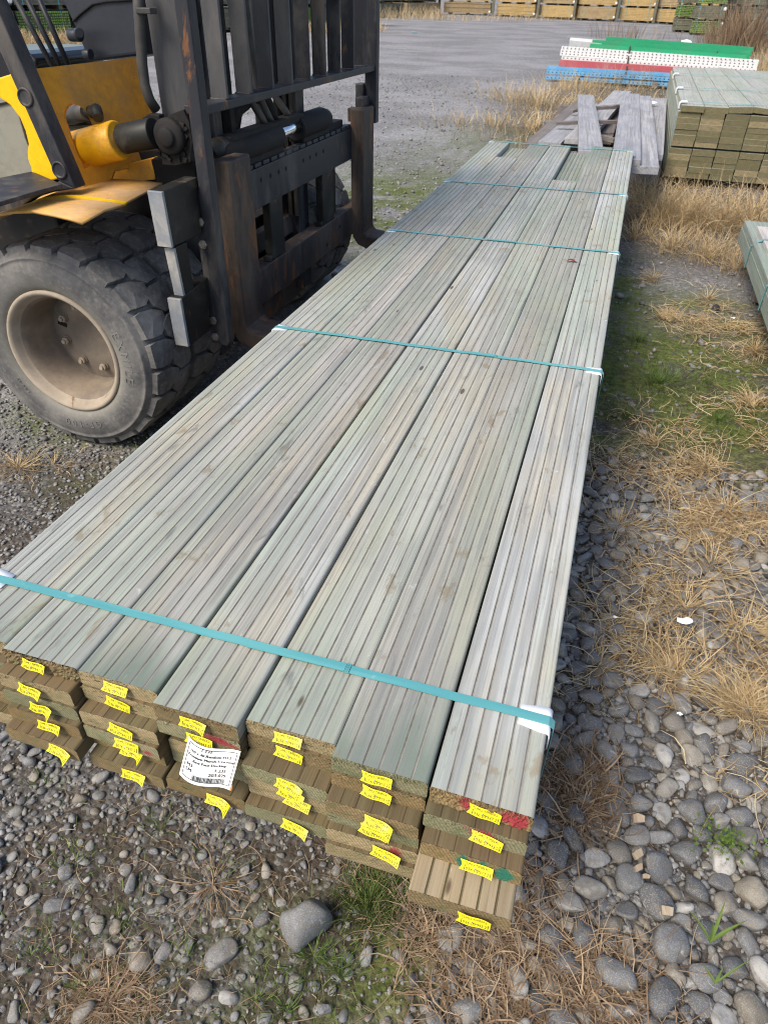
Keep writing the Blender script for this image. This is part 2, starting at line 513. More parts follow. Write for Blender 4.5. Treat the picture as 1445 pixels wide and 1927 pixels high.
TXT1 = text_mesh('TUMU TIMBERS', .0048, 1.02)
TXT2 = text_mesh('036 01 H3.2', .0063, 1.0)
def make_tag(parent, c, curl, twist, tilt, rot, seed):
    """yellow swallow-tailed tag stapled to a board end; c is its centre in the parent's own frame"""
    rb = random.Random(seed)
    W, H = .0440, .0145
    up = Vector((0, math.sin(R(tilt)), math.cos(R(tilt))))
    right = Vector((1, 0, 0))
    nrm = right.cross(up)                               # faces the viewer's side
    q = Matrix.Rotation(R(rot), 3, nrm)
    right = q @ right; up = q @ up
    def place(a, b, lift=0.0):
        s = a - .5
        out = .003 + curl * (math.sin(math.pi * (a * 1.25 + .05)) ** 2) * .55 + twist * max(0, s) ** 2 * (.5 - b) * 4
        drop = -abs(twist) * max(0, s) ** 2 * 1.6
        return Vector(c) + right * (W * s) + up * (H * b + drop) + nrm * (out + lift)
    m = MB(); na, nb = 14, 5
    P = []
    for j in range(nb + 1):
        for i in range(na + 1):
            b = j / nb - .5; a = i / na
            if i == 0: a += .085 * (1 - abs(b) * 2)
            P.append(place(a, b))
    F = [(j * (na + 1) + i, j * (na + 1) + i + 1, (j + 1) * (na + 1) + i + 1, (j + 1) * (na + 1) + i) for j in range(nb) for i in range(na)]
    m.add(P, F, 0, True)
    for (vv, ff), ox, oy in ((TXT1, .13, .15), (TXT2, .19, -.37)):
        for bx in (0,): m.add([place(ox + (x + bx) / W, oy + y / H, .00035 + bx * .2) for x, y, z in vv], ff, 1)
    # frame round the number
    for (a0, a1, b0, b1) in ((.15, .17, -.43, .07), (.93, .95, -.43, .07)):
        m.add([place(a0, b0, .0003), place(a1, b0, .0003), place(a1, b1, .0003), place(a0, b1, .0003)], [(0, 1, 2, 3)], 1)
    # wire staple
    m.tube([place(.42, .05, .0005), place(.47, -.02, .0011), place(.58, -.12, .0011), place(.62, -.16, .0004)], .0005, 5, 2)
    o = m.build('tag', [YELLOW, INK, STEEL], parent, fix=False)
    o['label'] = 'yellow swallow-tailed tag stapled on'
    return o
STEEL = plain('zinc wire', (.55, .55, .55), .35, 1.0)

pack = empty('decking_pack', (0, 0, 0), 0, 'long strapped pack of grey-green grooved decking boards held up on the forklift forks', 'timber pack')
ENDY = [
 [-.236, -.245, -.245, -.263, -.245, -.264, -.266],
 [-.250, -.268, -.247, -.266, -.247, -.266, -.284],
 [-.215, -.272, -.270, -.247, -.275, -.290, -.306],
 [-.258, -.280, -.272, -.252, -.268, -.284, -.356],
 [-.240, -.298, -.262, -.250, -.262, -.295, -.262],
 [-.262, -.210, -.282, -.280, -.282, -.300, -.255]]
FARTOP = [4.72, 0, 4.70, 4.74, 0, 4.80, 4.74]
FARTOP[1] = UZ(966, 297, TOPZ).y
FARTOP[4] = UZ(1042, 338, TOPZ).y
def p_f0(a, b):
    r = 0
    if .24 < a < .42: r = 1.1 - abs(a - .36) * 6 - abs(b - .75) * .9
    if .68 < a < .97: r = max(r, 1.25 - abs(a - .85) * 3 - abs(b - .62) * 1.0)
    return max(0.0, r)
def p_f1(a, b): return max(0.0, 1.25 - abs(a - .60) * 3.6 - abs(b - .6 + (a - .6) * .8) * 1.2)
def p_f2(a, b): return -max(0.0, -abs(b - .45) + max(1.2 - abs(a - .43) * 9, 1.2 - abs(a - .62) * 9, 1.25 - abs(a - .83) * 7))
def p_c1(a, b): return max(0.0, 1.2 - abs(a - .75) * 2.4 - abs(b - .75 + (a - .7) * .8) * 1.8)
def p_e4(a, b): return max(0.0, 1.1 - abs(a - .75) * 6 - abs(b - .6) * 1.2)
def p_b3(a, b): return max(0.0, 1.0 - abs(a - .85) * 5 - abs(b - .35) * 2)
PAINT = {(6, 0): p_f0, (6, 1): p_f1, (6, 2): p_f2, (3, 1): p_c1, (5, 4): p_e4, (2, 3): p_b3}
TAGX = {1: (.35, .38, .46, .52, .68, None), 2: (.40, .40, .47, .50, .50, .53), 3: (.40, .44, None, None, None, .60),
        4: (.40, .40, .48, .49, .52, .54), 5: (.40, .42, .50, .44, .58, None), 6: (.46, .53, .48, .57, None, None)}
rb = random.Random(5)
boards = {}
for col in range(7):
    for lay in range(6):
        x0 = col * PITCH + .0013 + rb.uniform(-.0009, .0009) + (.0003 if col == 6 else 0)
        z0 = TOPZ - (lay + 1) * BT
        w = BW + rb.uniform(-.0015, .0012)
        if lay: x0 += rb.uniform(-.003, .003)
        y0 = ENDY[lay][col]
        if lay == 0: y1 = FARTOP[col]; mats = [WEATHERED, GROOVE, ENDS]
        else:
            y1 = 4.72 + rb.uniform(-.06, .05)
            mats = [SHELT if (lay == 1 and col in (1, 4)) else (FRESH if not (lay == 3 and col == 6) else TAN), GROOVE if lay == 0 else FRESH, (ENDS, ENDS_GREEN, ENDS_PALE, ENDS_DARK, ENDS_GREEN, ENDS)[(col * 5 + lay * 7) % 6]]
        if lay == 0: mats = [WEATHERED, GROOVE, (ENDS, ENDS_DARK, ENDS, ENDS_DARK, ENDS, ENDS_GREEN, ENDS_PALE)[col]]
        if (lay, col) == (3, 6): mats = [TAN, FRESH, ENDS_DARK]
        fib = 0 if lay and lay != 1 else {(0, 6): 420, (0, 5): 170, (0, 4): 150, (0, 3): 90, (0, 2): 60, (0, 1): 190}.get((lay, col), 40)
        jag = .0028 if (lay, col) in ((0, 6), (0, 1)) else .0004
        b = make_board('decking_board', pack, x0, z0, y0, y1, mats, step=.2 if lay == 0 else (.6 if lay == 1 else None), jag=jag,
                       paint=PAINT.get((col, lay)), fibres=fib, rngb=random.Random(col * 17 + lay), w=w, skew=rb.uniform(-.03, .03))
        boards[(col, lay)] = b
        b.color = ((.5, .3, 1.0, .5, .4, 1.0, .3)[col], (.93, .90, .80, .97, .93, .83, 1.04)[col], (.91, .92, .81, .955, .905, .825, 1.04)[col], 1)
        if (col, lay) == (6, 3): b['label'] = 'clean tan board sticking out beyond the rest'
        tx = TAGX.get(col, (None, None, None, .25, None, .30))[lay]
        if tx is not None:
            make_tag(b, (w * tx + .012 * (1 if col else 0), -.004, BT * .55), abs(rb.gauss(.001, .0022)), max(-.004, rb.gauss(.004, .009)), rb.uniform(22, 44), rb.uniform(-8, 2), col * 31 + lay)
# bottom cards of the pile: white paper label of the pack
def make_card(parent):
    W, H = .081, .060
    ang = R(-20)
    cc = UY(397, 1436, -.285) - parent.location
    cx, cy, cz = cc
    up = Vector((0, .55, .83)).normalized(); right = Vector((1, 0, 0)); nrm = right.cross(up)
    q = Matrix.Rotation(ang * .25, 3, nrm); right = q @ right; up = q @ up
    def place(a, b, lift=0):
        out = .004 + .006 * math.sin(a * 5.2 + .6) + .012 * max(0, a - .75) * (0.5 - b)
        return Vector((cx, cy, cz)) + right * (W * (a - .5)) + up * (H * b - .012 * math.sin(a * 4.0) * .5) + nrm * (out + lift)
    m = MB(); na, nb = 20, 8
    P = [place(i / na, j / nb - .5) for j in range(nb + 1) for i in range(na + 1)]
    m.add(P, [(j * (na + 1) + i, j * (na + 1) + i + 1, (j + 1) * (na + 1) + i + 1, (j + 1) * (na + 1) + i) for j in range(nb) for i in range(na)], 0, True)
    def line(a0, b0, a1, b1, t=.012):
        k = 12
        for i in range(k):
            u0, u1 = i / k, (i + 1) / k
            A0, A1 = a0 + (a1 - a0) * u0, a0 + (a1 - a0) * u1
            B0, B1 = b0 + (b1 - b0) * u0, b0 + (b1 - b0) * u1
            ta, tb = (0, t * 1.4) if abs(a1 - a0) > abs(b1 - b0) else (t, 0)
            m.add([place(A0, B0, .0005), place(A1, B1, .0005), place(A1 + ta, B1 + tb, .0005), place(A0 + ta, B0 + tb, .0005)], [(0, 1, 2, 3)], 1)
    line(.05, -.42, .95, -.42); line(.05, -.42, .05, .42); line(.94, -.42, .94, .42); line(.05, .42, .95, .42)
    rows = [('1 131', .30, .36, .0062), ('150 x 40 Random H3.2', .10, .24, .0056), ('Premium Merch 5 Groove', .08, .13, .0056), ('Best Face Decking', .20, .02, .0056),
            ('M3', .10, -.12, .0068), ('1.235', .60, -.12, .0068), ('LM', .10, -.24, .0068), ('203.029', .52, -.24, .0068)]
    for s, a0, b0, size in rows:
        vv, ff = text_mesh(s, size, 1.0)
        vv = [(x * 1.15, y, z) for x, y, z in vv]
        bold = [(0, 0), (.0004, .0002)]
        for dx, dy in bold:
            m.add([place(a0 + (x + dx) / W, b0 + (y + dy) / H, .0006 + dx * .2) for x, y, z in vv], ff, 1)
    rc = random.Random(3); a = .26
    while a < .84:
        t = rc.choice((.006, .009, .014))
        m.add([place(a, -.40, .0006), place(a + t, -.40, .0006), place(a + t, -.28, .0006), place(a, -.28, .0006)], [(0, 1, 2, 3)], 1)
        a += t + rc.choice((.007, .010, .013))
    m.add([place(.96, -.50, -.001), place(1.03, -.50, -.001), place(1.02, -.36, -.001), place(.95, -.38, -.001)], [(0, 1, 2, 3)], 2)
    return m.build('pack_label', [CARD, INK, ORANGE], parent, fix=False)
make_card(boards[(3, 2)])

# straps: thin teal bands round the pack, with white corner protectors
SY = [-.118, 1.086, 2.246, 3.304, 4.674]
SK = [.004, .017, .022, .037, .012]
def make_strap(i, y, k, protL=True, protR=True):
    sw = .0155 if i == 0 else .0145
    x0, x1, zt, zb = -.004, .984, TOPZ + .0016, TOPZ - .195 - .003
    ps = []
    nx = 40
    for q in range(10): ps.append((x0 - .002, zb + (zt - .006 - zb) * q / 9))
    for q in range(nx + 1):
        x = x0 + .006 + (x1 - x0 - .012) * q / nx
        sag = .0022 if (i == 0) else .0018
        ps.append((x, zt + .0008 + sag * math.sin(math.pi * q / nx * 7) ** 2 * .6))
    for q in range(10): ps.append((x1 + .002, zt - .006 - (zt - .006 - zb) * q / 9))
    m = MB(); P = []
    for x, z in ps:
        yy = y + k * (x - .0)
        P += [(x, yy - sw / 2, z), (x, yy + sw / 2, z)]
    m.add(P, [(2 * j, 2 * j + 1, 2 * j + 3, 2 * j + 2) for j in range(len(ps) - 1)], 0, False)
    # underside band
    m.add([(x0 + .001, y - sw / 2, zb), (x0 + .001, y + sw / 2, zb), (x1 - .001, y + k + sw / 2, zb), (x1 - .001, y + k - sw / 2, zb)], [(0, 1, 2, 3)], 0)
    s = m.build('strap', STRAP, pack)
    sol = s.modifiers.new('solid', 'SOLIDIFY'); sol.thickness = .0009; sol.offset = 1
    # friction weld: a second ply of band over a short length
    if i in (0, 1, 2):
        a, b = {0: (.505, .668), 1: (.60, .68), 2: (.44, .56)}[i]
        j = MB(); Q = []
        for q in range(14):
            x = a + (b - a) * q / 13
            yy = y + k * x + (-.0028 + .0022 * q / 13 if i == 0 else -.001)
            zz = zt + .0036
            Q += [(x, yy - sw / 2, zz), (x, yy + sw / 2, zz)]
        j.add(Q, [(2 * t, 2 * t + 1, 2 * t + 3, 2 * t + 2) for t in range(13)], 0, False)
        for q in range(4):
            x = b + .001 + q * .0016
            j.span((x, y + k * x - sw / 2, zt + .002), (x + .0007, y + k * x + sw / 2, zt + .0034))
        jo = j.build('strap_joint', STRAP, s)
        so = jo.modifiers.new('solid', 'SOLIDIFY'); so.thickness = .0011; so.offset = 1
    for side in (0, 1):
        if (side == 0 and not protL) or (side == 1 and not protR): continue
        yy = y + k * (side * .98)
        pw, ln, dn = (.046, .044, .040) if i == 0 else (.045, .042, .034)
        m = MB()
        prof = []
        sgn = -1 if side == 0 else 1
        xe = 0.0 if side == 0 else .98
        # section across the corner
        prof.append((xe - sgn * ln, TOPZ + .0014))
        prof.append((xe - sgn * .012, TOPZ + .0014))
        for q in range(7):
            a = math.pi / 2 * q / 6
            prof.append((xe - sgn * .006 + sgn * math.sin(a) * .0085, TOPZ - .006 + math.cos(a) * .0076))
        prof.append((xe + sgn * .0028, TOPZ - dn * .6)); prof.append((xe + sgn * .0034, TOPZ - dn))
        n = len(prof); P = []
        for q, (x, z) in enumerate(prof):
            sh = .75 if q in (0, n - 1) else 1.0
            for t in range(5):
                lip = .0010 if t in (0, 4) else 0.0
                P.append((x, yy + pw * sh * (t / 4 - .5), z + lip * (1 if q < n - 3 else 0)))
        m.add(P, [(q * 5 + t, q * 5 + t + 1, (q + 1) * 5 + t + 1, (q + 1) * 5 + t) for q in range(n - 1) for t in range(4)], 0, True)
        po = m.build('corner_protector', PROT, s)
        so = po.modifiers.new('solid', 'SOLIDIFY'); so.thickness = .0018; so.offset = -1 if side else -1
for i in range(5): make_strap(i, SY[i], SK[i])

# a dry red leaf on the pack
lf = MB()
LP = [(0, 0), (.010, .009), (.024, .010), (.034, .004), (.046, .006), (.040, -.003), (.030, -.008), (.014, -.009), (.004, -.016)]
lf.add([(x * .9, y * .9, .004 + .006 * math.sin(x * 90)) for x, y in LP], [tuple(range(len(LP)))], 0)
lo = lf.build('dry_leaf', plain('dry red leaf', (.16, .03, .018), .7, var=.4, scale=40), None, loc=UZ(1066, 492, TOPZ), fix=False)
so = lo.modifiers.new('solid', 'SOLIDIFY'); so.thickness = .0008
tag(lo, 'small dry red leaf lying on top of the long decking pack', 'leaf')

# ------------------------------------------------------------------ ground
def vnoise(x, y, sc, seed=0):
    """smooth value noise on arrays"""
    x = np.asarray(x) * sc + 31.7 * seed; y = np.asarray(y) * sc - 17.3 * seed
    xi = np.floor(x).astype(int); yi = np.floor(y).astype(int)
    fx = x - xi; fy = y - yi
    fx = fx * fx * (3 - 2 * fx); fy = fy * fy * (3 - 2 * fy)
    def h(a, b):
        n = (a * 374761393 + b * 668265263 + seed * 1442695041) & 0x7fffffff
        n = ((n ^ (n >> 13)) * 1274126177) & 0x7fffffff
        return ((n ^ (n >> 16)) & 0xffff) / 65535.0
    return (h(xi, yi) * (1 - fx) + h(xi + 1, yi) * fx) * (1 - fy) + (h(xi, yi + 1) * (1 - fx) + h(xi + 1, yi + 1) * fx) * fy
def fbm(x, y, sc, seed=0, o=4):
    t = 0; a = .5
    for i in range(o):
        t = t + a * vnoise(x, y, sc * 2 ** i, seed + i * 7); a *= .5
    return t / (1 - .5 ** o)
def sst(v, a, b):
    t = np.clip((v - a) / (b - a), 0, 1); return t * t * (3 - 2 * t)
def blob(x, y, cx, cy, rx, ry):
    return np.exp(-(((x - cx) / rx) ** 2 + ((y - cy) / ry) ** 2))
def verge_x(y):
    """western limit of the straw verge beyond the pack"""
    return np.interp(y, [2, 5.5, 8, 11, 14, 18, 22], [.55, .1, -.5, -.8, -.3, 1.2, 3.4])
def moss_at(x, y):
    m = blob(x, y, 1.26, 2.12, .20, .32) * 1.1 + blob(x, y, 1.42, 2.45, .5, .75) * .62 + blob(x, y, 1.02, 2.05, .12, .6) * .9 + blob(x, y, 1.05, 3.3, .12, .5) * .9
    m = m + blob(x, y, 1.5, 2.1, .25, .5) * .9 + blob(x, y, 1.5, 3.2, .4, .3) * .5
    m = m + blob(x, y, .62, -.42, .13, .12) * .9 + blob(x, y, .80, -.30, .09, .12) * .8 + blob(x, y, .47, -.50, .10, .08) * .5
    m = m + blob(x, y, -1.0, 1.05, .5, .14) * .6 + blob(x, y, -.35, .75, .3, .12) * .5
    m = m + blob(x, y, -.9, 4.6, 1.1, 1.3) * .95 + blob(x, y, -.6, 7.6, .7, 1.6) * .5 + blob(x, y, .1, 5.5, .4, 1.0) * .5
    m = m + blob(x, y, 3.2, 14.0, 1.6, 1.6) * .4
    return m
def straw_at(x, y):
    s = sst(x, .96, 1.04) * sst(y, .12, .5) * sst(2.0 - y, -.2, .5) + sst(x, 1.15, 1.5) * sst(y, 1.4, 1.9) * sst(3.6 - y, -.2, .5) * (.10 + .6 * blob(x, y, 1.45, 3.0, .35, .35) + .6 * blob(x, y, 1.7, 1.9, .2, .4))
    s = s * (1 - .9 * blob(x, y, 1.22, 2.15, .30, .55)) * (1 - .65 * blob(x, y, 1.06, .52, .10, .14))
    s = s + blob(x, y, 1.09, .17, .09, .13) * 1.2 + blob(x, y, .98, -.35, .22, .09) * 1.0 + blob(x, y, 1.15, -.28, .14, .08)
    s = s + blob(x, y, .37, -.52, .07, .07) * 1.0 + blob(x, y, -.62, .95, .16, .10) * .9 + blob(x, y, .85, -.28, .12, .10) * .6
    v = sst(x - verge_x(y), -.3, .5) * sst(y, 3.6, 5.0)
    return np.maximum(s, v)
def cobble_at(x, y):
    c = sst(x, .86, .98) * sst(1.6 - y, 0, .6)
    return np.clip(c, 0, 1)
def ground_z(x, y):
    return (fbm(x, y, 1.4, 3, 4) - .5) * .035 + (fbm(x, y, .25, 5, 3) - .5) * .05 - .006 - .036 * blob(x, y, -.75, 1.2, .55, .55)
def axis(a, b, step, far0, far1):
    core = list(np.arange(a, b, step))
    lo, hi = [], []
    d, p = step, a
    while p > far0: d *= 1.14; p -= d; lo.append(p)
    d, p = step, core[-1]
    while p < far1: d *= 1.14; p += d; hi.append(p)
    return np.array(lo[::-1] + core + hi)
gxs = axis(-2.6, 2.6, .025, -900, 900)
gys = axis(-1.2, 5.2, .025, -60, 2600)
GX, GY = np.meshgrid(gxs, gys)
near = np.exp(-np.maximum(0, np.hypot(GX, GY - 3) - 12) / 12)
GZ = ground_z(GX, GY) * near
nx, ny = len(gxs), len(gys)
co = np.stack([GX.ravel(), GY.ravel(), GZ.ravel()], 1)
idx = np.arange(nx * ny).reshape(ny, nx)
quads = np.stack([idx[:-1, :-1], idx[:-1, 1:], idx[1:, 1:], idx[1:, :-1]], -1).reshape(-1, 4)
gm = bpy.data.meshes.new('ground')
def fill_mesh(me, co, faces):
    k = faces.shape[1]
    me.vertices.add(len(co)); me.vertices.foreach_set('co', co.astype(np.float32).ravel())
    me.loops.add(faces.size); me.loops.foreach_set('vertex_index', faces.astype(np.int32).ravel())
    me.polygons.add(len(faces))
    me.polygons.foreach_set('loop_start', np.arange(0, faces.size, k, dtype=np.int32))
    me.polygons.foreach_set('loop_total', np.full(len(faces), k, dtype=np.int32))
    me.update(calc_edges=True)
fill_mesh(gm, co, quads)
gm.polygons.foreach_set('use_smooth', np.ones(len(quads), bool))
xx, yy = co[:, 0], co[:, 1]
def vattr(me, name, val):
    a = me.attributes.new(name, 'FLOAT', 'POINT'); a.data.foreach_set('value', np.asarray(val, np.float32))
jit = fbm(xx, yy, 5, 9, 4)
vattr(gm, 'moss', np.clip(moss_at(xx, yy) * sst(jit + .15, .35, .7) * 1.3, 0, 1))
vattr(gm, 'straw', np.clip(straw_at(xx, yy) * sst(jit + .2, .3, .65), 0, 1))
yard = 1 - sst(xx - verge_x(yy), -.5, .6) * sst(yy, 3.0, 5.0)
yard = yard * (1 - sst(xx, .0, .5) * sst(2.5 - yy, -1, .4))
vattr(gm, 'yard', np.clip(yard * sst(np.hypot(xx, yy), .9, 1.6), 0, 1))
k = NT('yard ground')
P = k.geo.outputs['Position']
v1 = k.vor(P, 95, 'F1'); vc = k.vor(P, 95, 'F1', 1)
v2 = k.vor(P, 38, 'F1'); vc2 = k.vor(P, 38, 'F1', 1)
n1 = k.noise(P, 3.0, 6, .6); n2 = k.noise(P, 45, 5, .7); n3 = k.noise(P, .5, 5, .6); n4 = k.noise(P, 14, 5, .65)
sep = k.n('ShaderNodeSeparateColor'); k.l(vc, sep.inputs[0])
sep2 = k.n('ShaderNodeSeparateColor'); k.l(vc2, sep2.inputs[0])
grit = k.ramp(sep.outputs[0], [(0, (.060, .060, .062)), (.45, (.120, .120, .123)), (.8, (.20, .20, .20)), (1, (.34, .34, .33))])
grit2 = k.ramp(sep2.outputs[0], [(0, (.11, .11, .114)), (.6, (.24, .235, .245)), (1, (.45, .44, .44))])
mud = k.mix(n4, (.040, .032, .025), (.100, .082, .063))
near_soil = k.mix(k.rng(k.math('ADD', k.math('MULTIPLY', n2, .6), k.math('MULTIPLY', n1, .55)), .52, .70), mud, grit)
yardc = k.mix(k.rng(n3, .40, .60), (.165, .163, .172), (.37, .362, .378))
yardc = k.mix(.66, yardc, k.mix(k.rng(n2, .4, .62), grit, grit2))
yardc = k.mix(k.rng(k.noise(k.map(P, (.35, 1.2, 1)), 1.5, 5, .6), .48, .66, 0, .28), yardc, (.15, .135, .118))
col = k.mix(k.attr('yard').outputs['Fac'], near_soil, yardc)
sa = k.math('MULTIPLY', k.attr('straw').outputs['Fac'], k.rng(n2, .40, .70, 0, .6))
col = k.mix(sa, col, k.mix(n2, (.165, .115, .058), (.34, .255, .14)))
ma = k.math('MULTIPLY', k.attr('moss').outputs['Fac'], k.rng(k.math('ADD', k.math('MULTIPLY', n4, .9), k.math('ADD', k.math('MULTIPLY', n2, .5), k.math('MULTIPLY', n1, .5))),   .70, 1.0))
col = k.mix(ma, col, k.mix(k.rng(n2, .35, .65), (.046, .060, .016), (.130, .155, .040)))
hh = k.math('ADD', k.math('MULTIPLY', k.math('SUBTRACT', 1.0, v1), .6), k.math('MULTIPLY', n2, .8))
k.b.inputs['Specular IOR Level'].default_value = .25
gm.materials.append(k.fin(col, .9, k.bump(hh, .9, .008), 0, .25))
go = bpy.data.objects.new('ground', gm); scene.collection.objects.link(go); tag(go, kind='structure')

# ------------------------------------------------------------------ pebbles
def ico(sub):
    b = bmesh.new(); bmesh.ops.create_icosphere(b, subdivisions=sub, radius=1.0)
    b.verts.ensure_lookup_table()
    v = np.array([q.co[:] for q in b.verts]); f = np.array([[q.index for q in p.verts] for p in b.faces]); b.free()
    return v, f
def pebble_shapes(sub, n, seed):
    v0, f = ico(sub); out = []
    r_ = np.random.default_rng(seed)
    for i in range(n):
        v = v0.copy()
        p = r_.uniform(2.0, 2.9)                               # rounded-box exponent
        nrm = (np.abs(v) ** p).sum(1) ** (-1 / p); v = v * nrm[:, None]
        d = np.zeros(len(v))
        for q in range(9):                                     # lumps and water-worn flats
            k_ = r_.normal(size=3); k_ /= np.linalg.norm(k_)
            t = v @ k_
            lim = r_.uniform(.52, .92)
            over = np.maximum(0, t - lim)
            v = v - over[:, None] * k_ * r_.uniform(.55, 1.0)
            d += .035 * np.sin(v @ r_.normal(size=3) * 1.7 + r_.uniform(0, 6))
        v = v * (1 + d[:, None] * .7)
        v = v * np.array([1.0, r_.uniform(.52, .92), r_.uniform(.36, .66)])
        out.append(v)
    return out, f
def scatter_disc(n, sampler, radii, occupied, tight=.84):
    """dart throwing, big ones first; occupied: dict cell->list"""
    cell = .06; res = []
    for r in sorted(radii, reverse=True):
        for t in range(14):
            x, y = sampler()
            if x is None: continue
            cx, cy = int(math.floor(x / cell)), int(math.floor(y / cell))
            ok = True
            for i in (-1, 0, 1):
                for j in (-1, 0, 1):
                    for (a, b, c) in occupied.get((cx + i, cy + j), ()):
                        if (a - x) ** 2 + (b - y) ** 2 < ((c + r) * tight) ** 2: ok = False; break
                    if not ok: break
                if not ok: break
            if ok:
                occupied.setdefault((cx, cy), []).append((x, y, r)); res.append((x, y, r)); break
    return res
def pebble_mesh(name, items, shapes, faces, mat, seed, embed=.30, extra=None):
    r_ = np.random.default_rng(seed)
    Vs, Fs, A = [], [], []
    o = 0
    for (x, y, r) in items:
        s = shapes[r_.integers(len(shapes))]
        a = r_.uniform(0, 2 * math.pi); tx, ty = r_.normal(0, .22, 2)
        ca, sa_ = math.cos(a), math.sin(a)
        M = np.array([[ca, -sa_, 0], [sa_, ca, 0], [0, 0, 1]])
        T1 = np.array([[1, 0, 0], [0, math.cos(tx), -math.sin(tx)], [0, math.sin(tx), math.cos(tx)]])
        T2 = np.array([[math.cos(ty), 0, math.sin(ty)], [0, 1, 0], [-math.sin(ty), 0, math.cos(ty)]])
        v = (s * r * r_.uniform(1.0, 1.18)) @ (M @ T1 @ T2).T
        h = -v[:, 2].min()
        z = float(ground_z(x, y)) + h * (1 - 2 * embed * r_.uniform(.4, 1.3)) + (extra(x, y, r) if extra else 0)
        Vs.append(v + [x, y, z]); Fs.append(faces + o); A.append(np.full(len(v), r_.random())); o += len(v)
    me = bpy.data.meshes.new(name)
    fill_mesh(me, np.concatenate(Vs), np.concatenate(Fs))
    me.polygons.foreach_set('use_smooth', np.ones(len(me.polygons), bool))
    vattr(me, 'rnd', np.concatenate(A))
    me.materials.append(mat)
    ob = bpy.data.objects.new(name, me); scene.collection.objects.link(ob)
    return ob
def stone_mat(name, stops, rough=.62):
    k = NT(name)
    a = k.attr('rnd').outputs['Fac']
    P = k.co.outputs['Object']
    n1 = k.noise(P, 55, 5, .65); n2 = k.noise(P, 420, 4, .7); n3 = k.noise(P, 22, 3, .5)
    col = k.ramp(a, stops)
    col = k.mix(k.rng(n1, .35, .7, 0, .5), col, (.085, .085, .082))
    col = k.mix(k.rng(n2, .48, .70, 0, .5), col, (.40, .40, .385))
    col = k.mix(k.rng(n2, .45, .28, 0, .45), col, (.03, .03, .032))
    # pale quartz veins
    w = k.n('ShaderNodeTexWave', wave_type='BANDS', bands_direction='DIAGONAL')
    k.l(P, w.inputs['Vector']); w.inputs['Scale'].default_value = 17; w.inputs['Distortion'].default_value = 9; w.inputs['Detail'].default_value = 3
    vein = k.math('MULTIPLY', k.rng(w.outputs['Fac'], .982, .996), k.rng(n3, .52, .6))
    col = k.mix(k.math('MULTIPLY', vein, .45), col, (.5, .5, .48))
    col = k.mix(k.rng(n1, .50, .66, 0, .5), col, (.215, .18, .13))       # dried silt
    nb = k.bump(n1, .5, .004, k.bump(n2, .5, .0016))
    return k.fin(col, rough, nb, 0, .4)
STONE = stone_mat('river stone', [(0, (.070, .073, .079)), (.28, (.125, .128, .135)), (.52, (.19, .193, .197)), (.66, (.175, .152, .120)), (.80, (.25, .225, .18)), (.91, (.32, .32, .312)), (.985, (.40, .39, .37))])
GRAVEL = stone_mat('small gravel', [(0, (.095, .096, .10)), (.4, (.18, .182, .188)), (.75, (.27, .27, .268)), (.9, (.235, .20, .15)), (1, (.42, .415, .40))])

SH3, F3 = pebble_shapes(3, 14, 1)
SH2, F2 = pebble_shapes(2, 12, 2)
SH1, F1 = pebble_shapes(1, 10, 3)
occ = {}
# single stones that stand out in the photograph: pixel of the foot, half length, label
SINGLES = [
 (578, 1742, .050, .046, .056, 62, 'big blocky grey stone in the mud, largest in front of the pack', .47, .04),
 (415, 1797, .036, .022, .012, 55, 'flat pointed grey stone lying in mud left of the big blocky stone', .55, .3),
 (379, 1865, .021, .018, .014, 10, 'round pale grey stone in the mud near the bottom edge', .62, .7),
 (196, 1400, .046, .024, .016, 20, 'wide flat grey stone under the left end of the pack', .60, .5),
 (1232, 1700, .040, .030, .022, -40, 'large dark oval stone right of the protruding tan board', .12, .2),
 (1110, 1672, .034, .022, .018, -10, 'pale grey oval stone with fine cracks right of the board ends', .86, .2),
 (1185, 1655, .032, .030, .023, 30, 'rounded mid grey stone touching the pale cracked one', .45, .2),
 (1100, 1765, .035, .026, .022, 80, 'dark grey upright oval stone below the tan board corner', .2, .2),
 (1258, 1778, .038, .036, .025, 15, 'brownish grey domed stone under the green grass blade', .40, .8),
 (1160, 1832, .042, .030, .024, 8, 'large smooth grey boulder near the bottom edge', .36, .2),
 (1378, 1480, .040, .028, .022, -25, 'grey stone by the right edge, below the straw', .42, .2),
 (1395, 1440, .044, .030, .022, 35, 'long dark stone half under straw at the right edge', .1, .2),
 (1290, 1610, .036, .026, .020, 20, 'dark stone beside the small green weed', .22, .2),
 (1220, 940, .034, .022, .020, 15, 'brown grey stone lying in straw beside the pack', .4, .8),
 (1160, 1190, .028, .026, .022, 0, 'round grey stone with a white fleck', .3, .2),
 (1245, 1880, .040, .026, .024, 60, 'smooth dark stone at the bottom edge', .15, .2),
]
def single_stone(u, v, a, b, c, rot, label, tone, silt, seed):
    p = UZ(u, v, .0)
    p = UZ(u, v, float(ground_z(p.x, p.y)) + c * .3)
    vsh = SH3[seed % len(SH3)]
    ext = np.abs(vsh).max(0)
    vv = vsh / ext * np.array([a, b, c]) * .9
    me = bpy.data.meshes.new('stone')
    fill_mesh(me, vv, F3)
    me.polygons.foreach_set('use_smooth', np.ones(len(F3), bool))
    vattr(me, 'rnd', np.full(len(vv), tone)); me.materials.append(STONE)
    o = bpy.data.objects.new('stone', me); scene.collection.objects.link(o)
    o.location = (p.x, p.y, float(ground_z(p.x, p.y)) + c * .55)
    o.rotation_euler = (random.uniform(-.15, .15), random.uniform(-.15, .15), R(rot))
    tag(o, label, 'stone', 'loose stones round the pack')
    rr = (a * b) ** .5
    occ.setdefault((int(math.floor(p.x / .06)), int(math.floor(p.y / .06))), []).append((p.x, p.y, rr))
    return o
